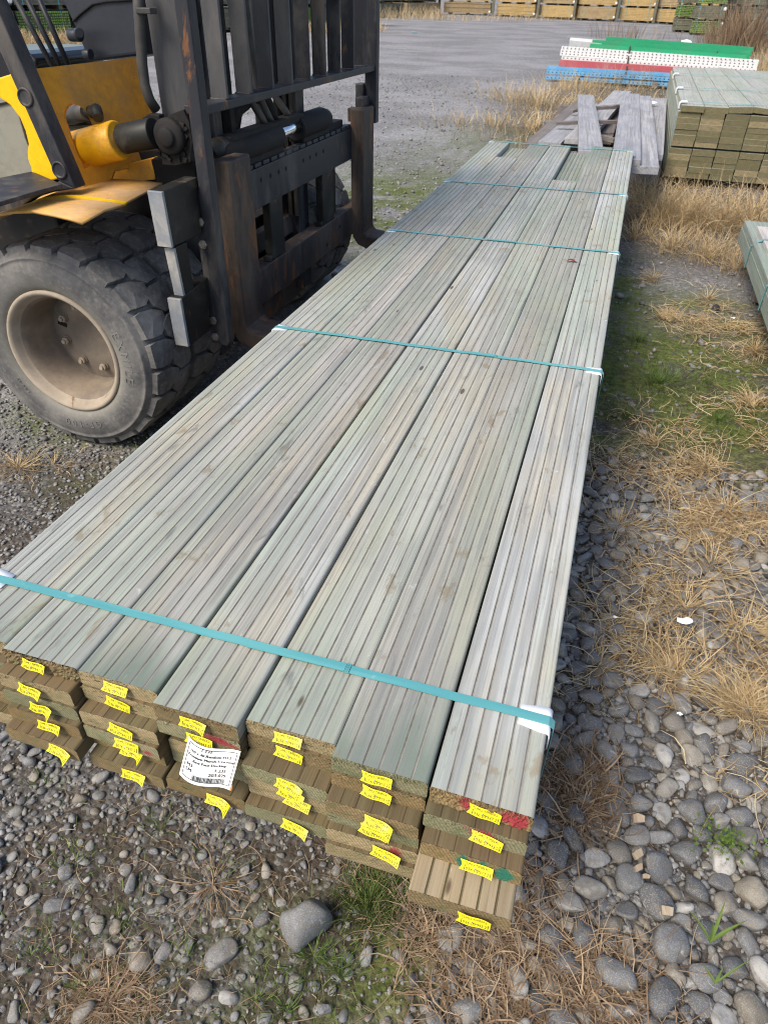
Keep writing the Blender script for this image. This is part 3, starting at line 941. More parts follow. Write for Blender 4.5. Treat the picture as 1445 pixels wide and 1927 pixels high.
for i, s in enumerate(SINGLES): single_stone(*s, seed=i * 5 + 2)

rs = random.Random(21)
def samp_right():
    x, y = rs.uniform(.86, 2.2), rs.uniform(-.75, 1.75)
    if rs.random() > float(cobble_at(x, y)): return None, None
    if y > .9 and rs.random() < .25: return None, None
    return x, y
def samp_front():
    x, y = rs.uniform(-.5, 1.0), rs.uniform(-.85, .35)
    return x, y
radR = [max(.0050, min(.027, rs.lognormvariate(math.log(.0108), .54))) for _ in range(9000)]
big = scatter_disc(0, samp_right, radR, occ, .80)
radF = [max(.004, min(.020, rs.lognormvariate(math.log(.0066), .48))) for _ in range(2700)]
front = scatter_disc(0, samp_front, radF, occ, 1.0)
pebbles = pebble_mesh('river_pebbles', big, SH3, F3, STONE, 5, .26)
tag(pebbles, 'dense dark grey river pebbles right of the board ends', 'pebbles', None, 'stuff')
def samp_fill():
    x, y = rs.uniform(.80, 2.2), rs.uniform(-.75, 1.4)
    return (x, y) if rs.random() < float(cobble_at(x, y)) else (None, None)
fill = [(x, y, r) for (x, y), r in ((samp_fill(), rs.uniform(.004, .011)) for _ in range(15000)) if x is not None]
def samp_left():
    x = rs.uniform(-1.9, .15); y = rs.uniform(-.5, 1.5)
    return x, y
left = [(*samp_left(), rs.uniform(.0035, .010) if rs.random() < .97 else rs.uniform(.010, .018)) for _ in range(11000)]
frontfine = [(rs.uniform(-.4, .95), rs.uniform(-.8, .3), rs.uniform(.0018, .0045)) for _ in range(3200)]
mid = []
while len(mid) < 2600:
    x, y = rs.uniform(-2.5, 2.4), rs.uniform(1.4, 6.5)
    if 0 < x < .95 and y < 4.8 and rs.random() < .8: continue
    mid.append((x, y, rs.uniform(.006, .016) if rs.random() < .93 else rs.uniform(.016, .032)))
for _ in range(1800):
    yq = rs.uniform(6.5, 15); mid.append((rs.uniform(-6, float(verge_x(yq)) + .8), yq, rs.uniform(.010, .022)))
g1 = pebble_mesh('gravel', front, SH2, F2, GRAVEL, 6, .34)
tag(g1, 'small grey pebbles pressed into the mud in front of the pack', 'gravel', None, 'stuff')
g2 = pebble_mesh('fine_gravel', fill + frontfine + left + mid, SH1, F1, GRAVEL, 7, .28)
tag(g2, 'fine loose gravel over the yard round the pack', 'gravel', None, 'stuff')

# ------------------------------------------------------------------ straw and grass
def blades(name, spec, mat, label, cat, segs=4):
    """spec: array of rows x, y, z, azimuth, elevation, length, bend, width, tone"""
    S = np.asarray(spec); n = len(S)
    x, y, z, az_, el, ln, bd, wd, tone = S.T
    P = np.zeros((n, segs + 1, 3)); P[:, 0] = np.stack([x, y, z], 1)
    e = el.copy(); a = az_.copy(); tw = rng.normal(0, .40, n)
    for i in range(segs):
        st = ln / segs
        P[:, i + 1, 0] = P[:, i, 0] + np.cos(a) * np.cos(e) * st
        P[:, i + 1, 1] = P[:, i, 1] + np.sin(a) * np.cos(e) * st
        P[:, i + 1, 2] = P[:, i, 2] + np.sin(e) * st
        e = e - bd / segs; a = a + tw
    gz_ = ground_z(P[..., 0], P[..., 1]) + .002
    P[..., 2] = np.maximum(P[..., 2], gz_ + .0015 * rng.random((n, segs + 1)))
    side = np.stack([-np.sin(az_), np.cos(az_), rng.normal(0, .5, n)], 1)
    side /= np.linalg.norm(side, axis=1)[:, None]
    V = np.zeros((n, segs + 1, 2, 3))
    for i in range(segs + 1):
        w = wd * (1 - .75 * (i / segs) ** 2)
        V[:, i, 0] = P[:, i] - side * w[:, None] / 2; V[:, i, 1] = P[:, i] + side * w[:, None] / 2
    V = V.reshape(-1, 3)
    base = (np.arange(n) * (segs + 1) * 2)[:, None]
    F = np.concatenate([np.stack([base[:, 0] + 2 * i, base[:, 0] + 2 * i + 1, base[:, 0] + 2 * i + 3, base[:, 0] + 2 * i + 2], 1) for i in range(segs)])
    me = bpy.data.meshes.new(name); fill_mesh(me, V, F)
    vattr(me, 'rnd', np.repeat(tone, (segs + 1) * 2)); me.materials.append(mat)
    o = bpy.data.objects.new(name, me); scene.collection.objects.link(o)
    return tag(o, label, cat, None, 'stuff')
def grassmat(name, stops):
    k = NT(name)
    col = k.ramp(k.attr('rnd').outputs['Fac'], stops)
    col = k.mix(k.rng(k.noise(k.co.outputs['Object'], 60, 3, .6), .4, .7, 0, .35), col, [x * .5 for x in stops[0][1]])
    tr = k.n('ShaderNodeBsdfTranslucent'); k.l(col, tr.inputs[0])
    mx = k.n('ShaderNodeMixShader'); mx.inputs[0].default_value = .28
    k.fin(col, .6, None, 0, .3)
    k.l(k.b.outputs[0], mx.inputs[1]); k.l(tr.outputs[0], mx.inputs[2]); k.l(mx.outputs[0], k.out.inputs[0])
    return k.mat
STRAW = grassmat('dry straw', [(0, (.26, .165, .080)), (.35, (.46, .325, .165)), (.7, (.62, .47, .26)), (1, (.70, .60, .40))])
DEADBROWN = grassmat('brown dead grass', [(0, (.19, .125, .075)), (.5, (.345, .24, .15)), (1, (.48, .37, .245))])
GREEN = grassmat('green grass', [(0, (.045, .078, .014)), (.5, (.10, .165, .032)), (1, (.18, .26, .06))])
def G(n): return rng.normal(0, 1, n)
def rnd(n, a, b): return rng.uniform(a, b, n)
def rows(x, y, el0, el1, l0, l1, b0, b1, w0, w1, zoff=.0, az=None, t0=0, t1=1):
    n = len(x); z = ground_z(x, y) + zoff + rng.random(n) * .006
    return np.stack([x, y, z, rnd(n, 0, 2 * math.pi) if az is None else az, rnd(n, el0, el1), rnd(n, l0, l1), rnd(n, b0, b1), rnd(n, w0, w1), rnd(n, t0, t1)], 1)
def keep(x, y, f, bias=0):
    p = f(x, y) * sst(fbm(x, y, 6, 4, 3) + bias, .30, .62)
    m = rng.random(len(x)) < p
    return x[m], y[m]
parts = []
# flattened straw mat over the pebbles right of the pack
n = 52000; x, y = keep(rnd(n, .98, 2.4), rnd(n, .12, 3.6), lambda a, b: straw_at(a, b) * sst(a - 1.0, -.05, .35) * sst(fbm(a, b, 4.5, 21, 3), .38, .60), .02); parts.append(rows(x, y, -.05, .35, .05, .15, -.1, .5, .0014, .0032, .016))
n = 11000; x, y = keep(rnd(n, .98, 2.4), rnd(n, .2, 3.6), lambda a, b: straw_at(a, b) * sst(fbm(a, b, 4.5, 21, 3), .35, .60), .0); parts.append(rows(x, y, .1, .9, .05, .14, .3, 1.3, .0012, .0026, .012, t0=.3))
def tuft(cx, cy, n, sp, el0, el1, l0, l1, b0, b1, w0=.0014, w1=.003, t0=0, t1=1, lean=None):
    az = rnd(n, 0, 2 * math.pi) if lean is None else lean + G(n) * .7
    r = np.abs(G(n)) * sp
    x = cx + np.cos(az) * r; y = cy + np.sin(az) * r
    return rows(x, y, el0, el1, l0, l1, b0, b1, w0, w1, .004, az, t0, t1)
def tuft_px(u, v, *a, **k_):
    p = UZ(u, v, 0); return tuft(p.x, p.y, *a, **k_)
# upright tufts in the mat
for u, v, c in ((1290, 1140, 160), (1400, 1190, 200), (1160, 990, 130), (1260, 1270, 150), (1370, 960, 130), (1390, 1330, 260), (1420, 1350, 240), (1330, 880, 120), (1230, 830, 90), (1410, 760, 140), (1130, 1250, 90), (1330, 560, 120), (1250, 600, 140), (1420, 660, 160), (1230, 520, 120), (1340, 1060, 140)):
    parts.append(tuft_px(u, v, int(c * .45), .020, .35, 1.25, .05, .13, .2, 1.6, t0=.25)); parts.append(tuft_px(u + 8, v + 6, int(c * .8), .055, .05, .9, .04, .13, .2, 1.5, t0=.2, lean=random.uniform(0, 6.28)))
# left edge tuft, bottom tufts
parts.append(tuft_px(30, 868, 150, .035, .1, 1.0, .04, .12, .2, 1.2))
parts.append(tuft_px(95, 862, 60, .05, .05, .6, .04, .09, .2, 1.0))
straw1 = np.concatenate(parts)
blades('straw', straw1, STRAW, 'dry yellow straw lying over the pebbles right of the pack', 'straw')
bp = []
p = UZ(1092, 1488, 0)
n = 900; x = p.x + G(n) * .042; y = p.y + G(n) * .045; bp.append(rows(x, y, -.1, .9, .03, .09, -1.2, 2.6, .0020, .0042, .008))
for u, v, c, sp in ((1040, 1790, 260, .05), (1150, 1830, 200, .05), (880, 1790, 240, .06), (960, 1740, 150, .05), (700, 1650, 70, .03), (780, 1740, 120, .05), (1010, 1900, 260, .05), (1160, 1915, 220, .05), (930, 1900, 150, .05), (620, 1470, 40, .03), (1010, 1640, 70, .02), (870, 1880, 130, .06)):
    q = UZ(u, v, 0); x = q.x + G(c) * sp; y = q.y + G(c) * sp * .6
    bp.append(rows(x, y, -.05, .5, .03, .12, -.2, .8, .0012, .0030, .006))
bp.append(tuft_px(205, 1885, 150, .035, .0, .5, .03, .08, .1, .8, .0009, .0019)); q = UZ(210, 1880, 0); n = 420; bp.append(rows(q.x + G(n) * .05, q.y + G(n) * .035, -.1, .3, .02, .07, -.1, .5, .0008, .0018, .004))
bp.append(tuft_px(400, 1660, 150, .05, -.1, .3, .02, .06, 0, .5, .0009, .0018))
n = 900; x = rnd(n, .1, 1.0); y = rnd(n, -.62, -.05); bp.append(rows(x, y, -.1, .25, .015, .06, -.1, .4, .0008, .0018, .003))
blades('dead_grass', np.concatenate(bp), DEADBROWN, 'curled brown dead grass in front of the pack', 'dead grass')
# tall straw verge beyond
vp = []
n = 30000; x, y = keep(rnd(n, -1.6, 5.0), rnd(n, 4.2, 22.0), lambda a, b: straw_at(a, b) * sst(b, 4.2, 5.6) * np.where((a > 1.2) & (a < 2.9) & (b > 6.2) & (b < 10.4), 0, 1) * np.where((a > -.1) & (a < 1.25) & (b > 5.0) & (b < 10.8), .12, 1), .02)
vp.append(rows(x, y, .5, 1.5, .06, .26, .2, 1.3, .003, .0065, 0, t0=.15))
for u, v, c, sp, l in ((1235, 420, 500, .16, .36), (1290, 420, 500, .18, .38), (1350, 430, 420, .2, .36), (1210, 380, 260, .1, .33), (1410, 425, 380, .2, .38), (1260, 470, 260, .14, .24), (1330, 485, 300, .16, .24), (1385, 505, 240, .14, .22), (1440, 470, 260, .12, .3), (1195, 450, 120, .08, .22)):
    vp.append(tuft_px(u, v, c, sp, .55, 1.5, l * .45, l, .15, 1.5, .0022, .0046, t0=.1))
for u, v, c, sp, l in ((1160, 160, 220, .35, .42), (1060, 170, 160, .4, .36), (1010, 200, 260, .6, .4), (960, 190, 200, .6, .36), (1210, 160, 160, .3, .4), (1100, 165, 160, .4, .3), (930, 240, 160, .5, .25), (1000, 245, 160, .4, .28), (860, 235, 100, .5, .18), (1425, 160, 260, .4, .7), (1440, 130, 260, .5, .8)):
    vp.append(tuft_px(u, v, c, sp, .7, 1.5, l * .4, l, .1, 1.1, .004, .010, t0=.2))
blades('dry_grass', np.concatenate(vp), STRAW, 'tall dry grass on the verge beyond the pack', 'dry grass')
# green grass
gp = []
for u, v, c, sp, l in ((700, 1690, 260, .035, .05), (760, 1640, 160, .03, .05), (590, 1800, 200, .045, .035), (640, 1840, 120, .04, .03), (680, 1610, 60, .03, .04), (480, 1880, 90, .04, .02), (540, 1900, 120, .05, .025), (1240, 720, 1500, .17, .035), (1200, 640, 500, .1, .03), (1350, 790, 500, .12, .03), (1180, 780, 400, .08, .03), (1180, 560, 240, .12, .03), (1185, 490, 200, .12, .05), (1330, 720, 200, .14, .035), (1400, 740, 220, .1, .035), (1130, 700, 160, .06, .03), (270, 850, 100, .08, .03), (430, 800, 60, .05, .03), (60, 845, 60, .06, .025), (130, 1640, 110, .06, .022), (300, 1560, 120, .07, .02), (230, 1730, 110, .06, .022), (60, 1800, 90, .05, .02), (90, 1480, 60, .05, .018), (350, 1800, 90, .06, .02), (430, 1640, 70, .05, .02), (150, 1860, 80, .06, .022), (690, 1720, 90, .02, .06)):
    gp.append(tuft_px(u, v, c, sp, .5, 1.5, l * .5, l * 1.25, .1, 1.2, .0010, .0022))
n = 9000; x, y = keep(rnd(n, -2.5, 2.4), rnd(n, .4, 9), lambda a, b: np.clip(moss_at(a, b), 0, 1), .05)
gp.append(rows(x, y, .4, 1.4, .015, .045, .1, 1, .0012, .003))
blades('green_grass', np.concatenate(gp), GREEN, 'short green grass and moss in patches', 'grass', segs=3)

# ------------------------------------------------------------------ forklift
YEL = worn('yellow paint', (.82, .40, .008), (.45, .24, .07), .34, 5, rough=.38, fleck=.5)
FEND = worn('dust covered yellow fender', (.68, .36, .07), (.50, .32, .17), .60, 5, rough=.5, fleck=1.0)
YELD = worn('dusty yellow paint', (.74, .33, .022), (.50, .26, .075), .50, 4, rough=.5, fleck=1.2)
YELC = worn('bright yellow paint', (.86, .52, .006), (.55, .33, .03), .10, 6, rough=.35)  # brighter yellow for the pillar panel and the fender's bend
BLK = worn('black steel', (.022, .024, .031), (.125, .112, .098), .44, 5, rust=.32, rough=.48, stretch=(1, 1, .4))
BLKR = worn('rusty black steel', (.036, .030, .028), (.145, .105, .078), .52, 6, rust=.70, rough=.6, stretch=(1, 1, .3))
MASTM = worn('dusty mast steel', (.050, .052, .058), (.135, .130, .125), .52, 3, rust=.1, rough=.5, stretch=(1, 1, .3))
GREASE = worn('caked grease', (.011, .010, .010), (.070, .057, .044), .33, 16, rough=.75)  # grease on the mast parts; on the chassis its darkness stands for shade
ZINC = worn('scuffed zinc plate', (.22, .24, .27), (.42, .40, .36), .5, 9, rust=.25, rough=.45, fleck=.6)
BARE = worn('bare dull steel', (.016, .016, .014), (.075, .066, .052), .40, 8, rust=.35, rough=.5)
PLAS = worn('black moulded plastic', (.035, .039, .050), (.10, .095, .085), .28, 3, rough=.42)
CHROME = plain('chrome rod', (.82, .84, .88), .12, 1.0, var=.04)
GREYP = worn('grey green panel', (.245, .245, .205), (.20, .185, .14), .35, 3, rough=.5)
HOSE = plain('rubber hose', (.05, .047, .043), .55, var=.3, scale=20)
HOLE = plain('dark hole', (.006, .006, .006), .9)
SEATM = plain('black vinyl', (.015, .016, .02), .18, var=.2)
BOLT = plain('dull bolt head', (.32, .28, .23), .5, .6, var=.3, scale=60)
def rubber():
    k = NT('tyre rubber')
    P = k.co.outputs['Object']
    n1 = k.noise(P, 7, 6, .65); n2 = k.noise(P, 60, 5, .7)
    col = k.mix(k.rng(n1, .35, .7), (.078, .078, .080), (.185, .176, .165))
    col = k.mix(k.rng(n2, .45, .75, 0, .5), col, (.26, .245, .22))
    sx = k.n('ShaderNodeSeparateXYZ'); k.l(P, sx.inputs[0])
    rr = k.math('SQRT', k.math('ADD', k.math('MULTIPLY', sx.outputs[0], sx.outputs[0]), k.math('MULTIPLY', sx.outputs[2], sx.outputs[2])))
    d = k.rng(k.math('ADD', rr, k.math('MULTIPLY', k.math('SUBTRACT', n1, .5), .05)), .262, .205, 0, .55)       # silt round the rim
    col = k.mix(d, col, (.30, .285, .235))
    return k.fin(col, .72, k.bump(n2, .35, .002), 0, .3)
RUB = rubber()
RIMM = worn('dust caked rim', (.29, .245, .19), (.41, .345, .27), .6, 6, rust=.2, rough=.75)
RIMD = worn('dusty shaded wheel dish', (.17, .14, .11), (.30, .24, .18), .5, 6, rough=.8)  # dusty like the lip, but darkened: shade inside the barrel painted in
EMB = plain('raised dusty lettering', (.17, .165, .15), .75, var=.2)

truck = empty('forklift', (-.9, 1.9, 0), 0, 'yellow and black forklift with twin front tyres lifting the long decking pack', 'forklift')
TL = Vector((-.9, 1.9, 0))
class FB(MB):
    def done(s, name, mats, parent=None, bevel=.003, **k):
        o = s.build(name, mats, None, bevel, **k)
        o.parent = parent or truck
        base = TL if parent is None else Vector((0, 0, 0))
        if parent is None: o.location = -TL
        return o

WR, WC = .357, Vector((-.747, 0, .319))
def wheel(y0, outer, rot0):
    """one tyre on its rim, axle along y; y0 is its outer side"""
    W = .222
    wt = bpy.data.objects.new('wheel', None); scene.collection.objects.link(wt); wt.parent = truck
    wt.location = Vector((WC.x, y0, WC.z)) - TL
    m = MB()
    prof = [(.206, .004), (.210, -.004), (.222, -.013), (.245, -.020), (.270, -.020), (.292, -.015), (.301, -.011), (.304, -.014), (.308, -.0135), (.311, -.008), (.320, .002), (.327, .012),
            (.329, .03), (.329, W - .03), (.328, W - .012), (.311, W), (.27, W + .012), (.222, W + .01), (.206, W - .004)]
    m.lathe(prof, (0, 0, 0), 'Y', 96, 0); KS = 1.029
    m.v = [(p[0] * KS, p[1], p[2] * KS) for p in m.v]
    # tread blocks: big shoulder lugs and a smaller inner row, zigzag between
    N = 22
    r_ = random.Random(int(y0 * 100))
    for row in range(2):
        for q in range(N):
            a0 = rot0 + (q + (.5 if row else 0)) * 2 * math.pi / N
            st = 2 * math.pi / N
            if row == 0:   # (angle, y)
                poly = [(-.41, .004), (.40, .004), (.44, .030), (.34, .085), (.12, .130), (-.30, .122), (-.52, .075), (-.47, .030)]
            else:
                poly = [(-.16, .106), (.24, .098), (.46, .140), (.46, .196), (.34, .218), (-.42, .218), (-.46, .19), (-.48, .142)]
            top, bot = [], []
            L = len(poly)
            dr = r_.uniform(-.0015, .001)
            for s_, y in poly:
                sh = .004 if (y < .012 or y > .21) else 0
                a = a0 + s_ * st * .95
                rt = WR + dr - sh * 1.6
                top.append((rt * math.cos(a), y + (.003 if y < .01 else 0), rt * math.sin(a)))
                ab = a0 + s_ * st * .99
                rb_ = .325 if (y < .012 or y > .21) else .337
                bot.append((rb_ * math.cos(ab), y + (-.001 if y < .01 else 0), rb_ * math.sin(ab)))
            mid = ((WR + dr + .0012) * math.cos(a0), sum(p[1] for p in poly) / L, (WR + dr + .0012) * math.sin(a0))
            P = top + bot + [mid]
            F = [(i, (i + 1) % L, 2 * L) for i in range(L)] + [(L + i, L + (i + 1) % L, (i + 1) % L, i) for i in range(L)]
            m.add(P, F, 0)
    tyre = m.build('tyre', [RUB, EMB], wt, 0)
    tyre.location = (0, 0, 0)
    if outer:
        t = MB()
        for s_, size, rad, acen, sp in (('GF-100', .036, .262, -math.pi * .47, 1.5), ('EXMILE', .044, .262, math.pi * .035, 1.35), ('7.00-15', .016, .245, -math.pi * .80, 1.3)):
            vv, ff = text_mesh(s_, size, sp)
            wdt = max(p[0] for p in vv)
            P = []
            for x, y, z in vv:
                a = acen - (x - wdt / 2) / rad * 1.0
                r = rad + y - size * .36
                dip = -.0206 if .243 < r < .274 else (-.0206 + abs(r - (.243 if r < .258 else .274)) * .25)
                P.append((r * math.cos(a), dip - .0004, r * math.sin(a)))
            t.add(P, ff, 0)
        to = t.build('sidewall_lettering', EMB, tyre, fix=False)
        so = to.modifiers.new('solid', 'SOLIDIFY'); so.thickness = .0015; so.offset = 0
    m = MB()
    m.lathe([(.207, .006), (.2075, -.006), (.203, -.011), (.196, -.010), (.189, -.002), (.184, .012), (.178, .022)], (0, 0, 0), 'Y', 72, 0)
    m.lathe([(.178, .022), (.170, .032), (.166, .06), (.161, .10), (.161, .150), (.156, .162)], (0, 0, 0), 'Y', 72, 1)
    m.lathe([(.156, .160), (.13, .152), (.10, .150), (.075, .150), (.068, .156), (.0005, .156)], (0, 0, 0), 'Y', 60, 1)
    for q in range(8):
        a = q * math.pi / 4 + .25
        c = Vector((.108 * math.cos(a), .150, .108 * math.sin(a)))
        m.tube([c + Vector((0, .004, 0)), c - Vector((0, .005, 0))], .016, 14, 1)
        m.tube([c - Vector((0, .004, 0)), c - Vector((0, .017, 0))], .0125, 6, 0)
        m.tube([c - Vector((0, .015, 0)), c - Vector((0, .026, 0))], .0065, 8, 0)
    for q in range(2):
        a = -.28 + q * math.pi
        c = Vector((.112 * math.cos(a), .1485, .112 * math.sin(a)))
        d = Vector((math.cos(a), 0, math.sin(a)))
        m.box(c - d * .0, (.034, .002, .014), Matrix.Rotation(-a, 3, 'Y'), 2)
    m.v = [(p[0] * 1.029, p[1], p[2] * 1.029) for p in m.v]
    m.build('rim', [RIMM, RIMD, HOLE], wt, 0)
    return wt
wheel(.995, True, .1)
wheel(1.238, False, .24)
wheel(2.46, False, .1)
wheel(2.70, False, .2)

# axle, chassis and the bulk of the truck behind the mast
f = FB(); f.tube([(-.70, 1.38, .347), (-.70, 2.5, .347)], .11, 18); f.span((-.80, 1.45, .22), (-.58, 2.42, .50)); f.done('front_axle', GREASE)
f = FB(); f.span((-2.55, 1.52, .24), (-1.1, 2.4, .66)); f.span((-1.0, 1.60, .40), (-.70, 2.30, .58)); f.done('chassis', GREASE, bevel=.012)  # near-black colour here paints in the shade under the fender
f = FB()
f.prism([(-1.20, 1.42, .70), (-1.20, 1.42, .90), (-1.32, 1.42, .95), (-2.45, 1.42, .92), (-2.55, 1.42, .70)], (0, 1.0, 0))
f.done('engine_cover', GREYP, bevel=.02)
f = FB()
f.prism([(-2.50, 1.28, .30), (-2.50, 1.28, .90), (-2.62, 1.28, .93), (-3.05, 1.30, .86), (-3.12, 1.30, .55), (-2.95, 1.30, .30)], (0, 1.28, 0))
f.done('counterweight', YEL, bevel=.04, seg=3)
f = FB()
for yy in (1.32, 2.28):
    f.lathe([(.10, 0), (.20, -.01), (.25, .0), (.28, .03), (.28, .17), (.25, .20), (.10, .2)], (-2.45, yy, .28), 'Y', 40)
f.done('rear_wheel', RUB, bevel=0)
# floor plate
f = FB(); f.prism([UZ(-90, 352, .84), UZ(62, 322, .84), UZ(118, 346, .84), UZ(60, 362, .84), UZ(0, 380, .84), UZ(-90, 392, .84)], (0, 0, -.012)); f.done('floor_plate', BLK)
# grey side panel of the cab
f = FB(); f.prism([UY(-90, 180, 1.36), UY(-30, 172, 1.36), UY(30, 195, 1.36), UY(48, 260, 1.36), UY(70, 318, 1.36), UY(66, 328, 1.36), UY(-100, 372, 1.36)], (0, .04, 0)); f.done('side_panel', GREYP)
f = FB(); f.prism([UY(-90, 215, 1.355), UY(40, 185, 1.355), UY(41, 189, 1.355), UY(-90, 220, 1.355)], (0, .01, 0)); f.done('panel_seam', HOLE, bevel=0)
# bright yellow pillar panel
f = FB()
pts = [(-40, 160), (0, 146), (22, 139), (40, 172), (76, 258), (112, 336), (70, 349), (64, 343), (60, 328), (59, 316), (53, 300), (52, 288), (54, 270), (48, 246), (38, 222), (20, 198), (0, 184), (-40, 172)]
f.prism([UY(u, v, 1.165) for u, v in pts], (0, .03, 0)); f.done('pillar_panel', YELC, bevel=.004)
# overhead guard leg with its two cover bolts, swept foot
f = FB()
a0, a1 = UY(-76, -75, 1.13), UY(108, 339, 1.13)
b0, b1 = UY(-42, -70, 1.13), UY(142, 355, 1.13)
f.prism([a0, b0, b1, a1], (0, .055, 0))
f.prism([UY(142, 355, 1.13), UY(112, 341, 1.13), UY(92, 350, 1.13), UY(58, 358, 1.13), UY(40, 370, 1.13), UY(0, 381, 1.13), UY(-60, 392, 1.13), UY(-60, 412, 1.13), UY(22, 396, 1.13), UY(40, 388, 1.13), UY(60, 374, 1.13), UY(100, 362, 1.13)], (0, .055, 0))
g = f.done('guard_leg', BLK, bevel=.004)
for u, v in ((49, 183), (113, 320)):
    f = FB(); c = UY(u, v, 1.13)
    f.lathe([(.0255, .004), (.0255, -.004), (.021, -.006), (.017, -.002), (.0005, -.002)], c, 'Y', 28)
    f.build('cover_bolt', BLK, g, .001)
# rest of the overhead guard, above and beside the frame
f = FB()
top = UY(-76, -75, 1.13)
for yy in (1.14, 2.60):
    if yy > 2: f.tube([(-.72, yy, .82), (-1.02, yy, 2.1)], .032, 10)
    f.tube([(-1.02 if yy > 2 else -.93, yy, 1.5 if yy < 2 else 2.1), (-1.02, yy, 2.1), (-2.3, yy, 2.12), (-2.45, yy, 1.15)], .032, 10)
for q in range(7): f.tube([(-1.1 - q * .18, 1.14, 2.12), (-1.1 - q * .18, 2.60, 2.12)], .014, 8)
f.done('overhead_guard', BLK, bevel=0)
# fender
def fender():
    O = [(-70, 425), (-30, 414), (0, 405), (28, 400), (62, 399), (100, 406), (130, 413), (155, 421)]
    K = [(-50, 425), (-10, 412), (20, 401), (48, 388), (78, 375), (112, 370), (170, 373), (238, 382)]
    I = [(30, 395), (60, 380), (90, 366), (120, 354), (160, 343), (200, 338), (250, 340), (306, 346)]
    m = FB(); n = len(O); P = []
    for i in range(n):
        o, k_, n_ = UY(*O[i], .915), UY(*K[i], 1.13), UY(*I[i], 1.36)
        o2 = o.lerp(k_, .5) + Vector((0, 0, .006))
        P += [o, o2, k_ - Vector((0, .012, .003)), k_ + Vector((0, .004, 0)), k_.lerp(n_, .5), n_]
    for i in range(n - 1):
        for j in range(5):
            m.add([P[i * 6 + j], P[i * 6 + j + 1], P[(i + 1) * 6 + j + 1], P[(i + 1) * 6 + j]], [(0, 1, 2, 3)], 1 if j == 2 else 0, False)  # strip along the bend takes the brighter yellow
    b = m.build('fender', [FEND, YELC], None)
    bm_ = bmesh.new(); bm_.from_mesh(b.data); bmesh.ops.remove_doubles(bm_, verts=bm_.verts, dist=.0005); bmesh.ops.recalc_face_normals(bm_, faces=bm_.faces); bm_.to_mesh(b.data); bm_.free()
    for p_ in b.data.polygons: p_.use_smooth = True
    b.parent = truck; b.location = -TL
    so = b.modifiers.new('solid', 'SOLIDIFY'); so.thickness = .007; so.offset = 0
    return b
fender()
# cowl: one inclined plate with an arched opening for the tilt cylinder
p1, p2, p3 = UY(55, 131, 1.22), UY(262, 107, 1.64), UY(172, 349, 1.27)
cn = (p2 - p1).cross(p3 - p1).normalized()
outer = [UP(u, v, p1, cn) for u, v in ((53, 131), (262, 107), (275, 150), (292, 236), (294, 305), (215, 322), (205, 350), (172, 350), (157, 350))]
hole = [UP(u, v, p1, cn) for u, v in ((121, 222), (122, 208), (127, 199), (135, 195), (147, 197), (159, 206), (170, 225), (180, 250), (196, 290), (160, 318), (147, 292), (133, 258))]
f = FB()
bk = Vector((-.05, .12, -.03)).normalized() * .02
f.plate_hole(outer, hole, bk); f.done('cowl', YELD, bevel=0)
# what shows through the arch
f = FB(); f.prism([UY(110, 180, 1.62), UY(215, 180, 1.62), UY(225, 330, 1.62), UY(120, 330, 1.62)], (0, .03, 0)); f.prism([UY(118, 226, 1.60), UY(180, 222, 1.60), UY(184, 234, 1.60), UY(120, 238, 1.60)], (0, .02, 0), 1); f.done('inner_panel', [GREYP, HOLE])
f = FB(); f.prism([UY(150, 300, 1.5), UY(300, 280, 1.5), UY(330, 420, 1.5), UY(170, 420, 1.5)], (0, .05, 0)); f.done('splash_plate', GREASE)
f = FB(); f.prism([UY(205, 318, 1.44), UY(290, 296, 1.44), UY(292, 338, 1.44), UY(240, 345, 1.44), UY(214, 340, 1.44)], (0, .03, 0)); f.done('bracket_plate', YELD)
# tilt cylinder
YT = 1.33
cyl = FB()
c0, c1 = UY(118, 292, YT), UY(226, 263, YT)
ax = (c1 - c0).normalized()
cyl.tube([c0, c1 - ax * .006, c1], [.057, .057, .052], 30)
c2 = UY(190, 250, YT - .02)
cyl.tube([c2 - Vector((0, 0, .02)), c2 + Vector((0, 0, .018))], [.021, .018], 14)
cy = cyl.done('tilt_cylinder', YEL, bevel=0)
f = FB(); f.tube([c1, c1 + ax * .012], .030, 24); f.done('tilt_rod', CHROME, bevel=0)
f = FB(); e0 = c1 + ax * .012; e1 = UY(292, 250, YT); f.tube([e0, e1], .043, 26); f.done('rod_end', BARE, bevel=.003)
f = FB()
q0, q1, q2 = UY(186, 222, YT - .02), UY(182, 209, YT), UY(150, 213, YT + .16)
f.tube([q0, q1 + Vector((0, 0, .004)), q1 + (q2 - q1) * .15, q1 + (q2 - q1) * .5], [.017, .018, .017, .020], 12)
f.tube([q1 + (q2 - q1) * .45, q2, UY(130, 220, YT + .25)], [.026, .028, .026], 14, 1)
f.done('hydraulic_elbow', [BARE, HOSE], bevel=0)
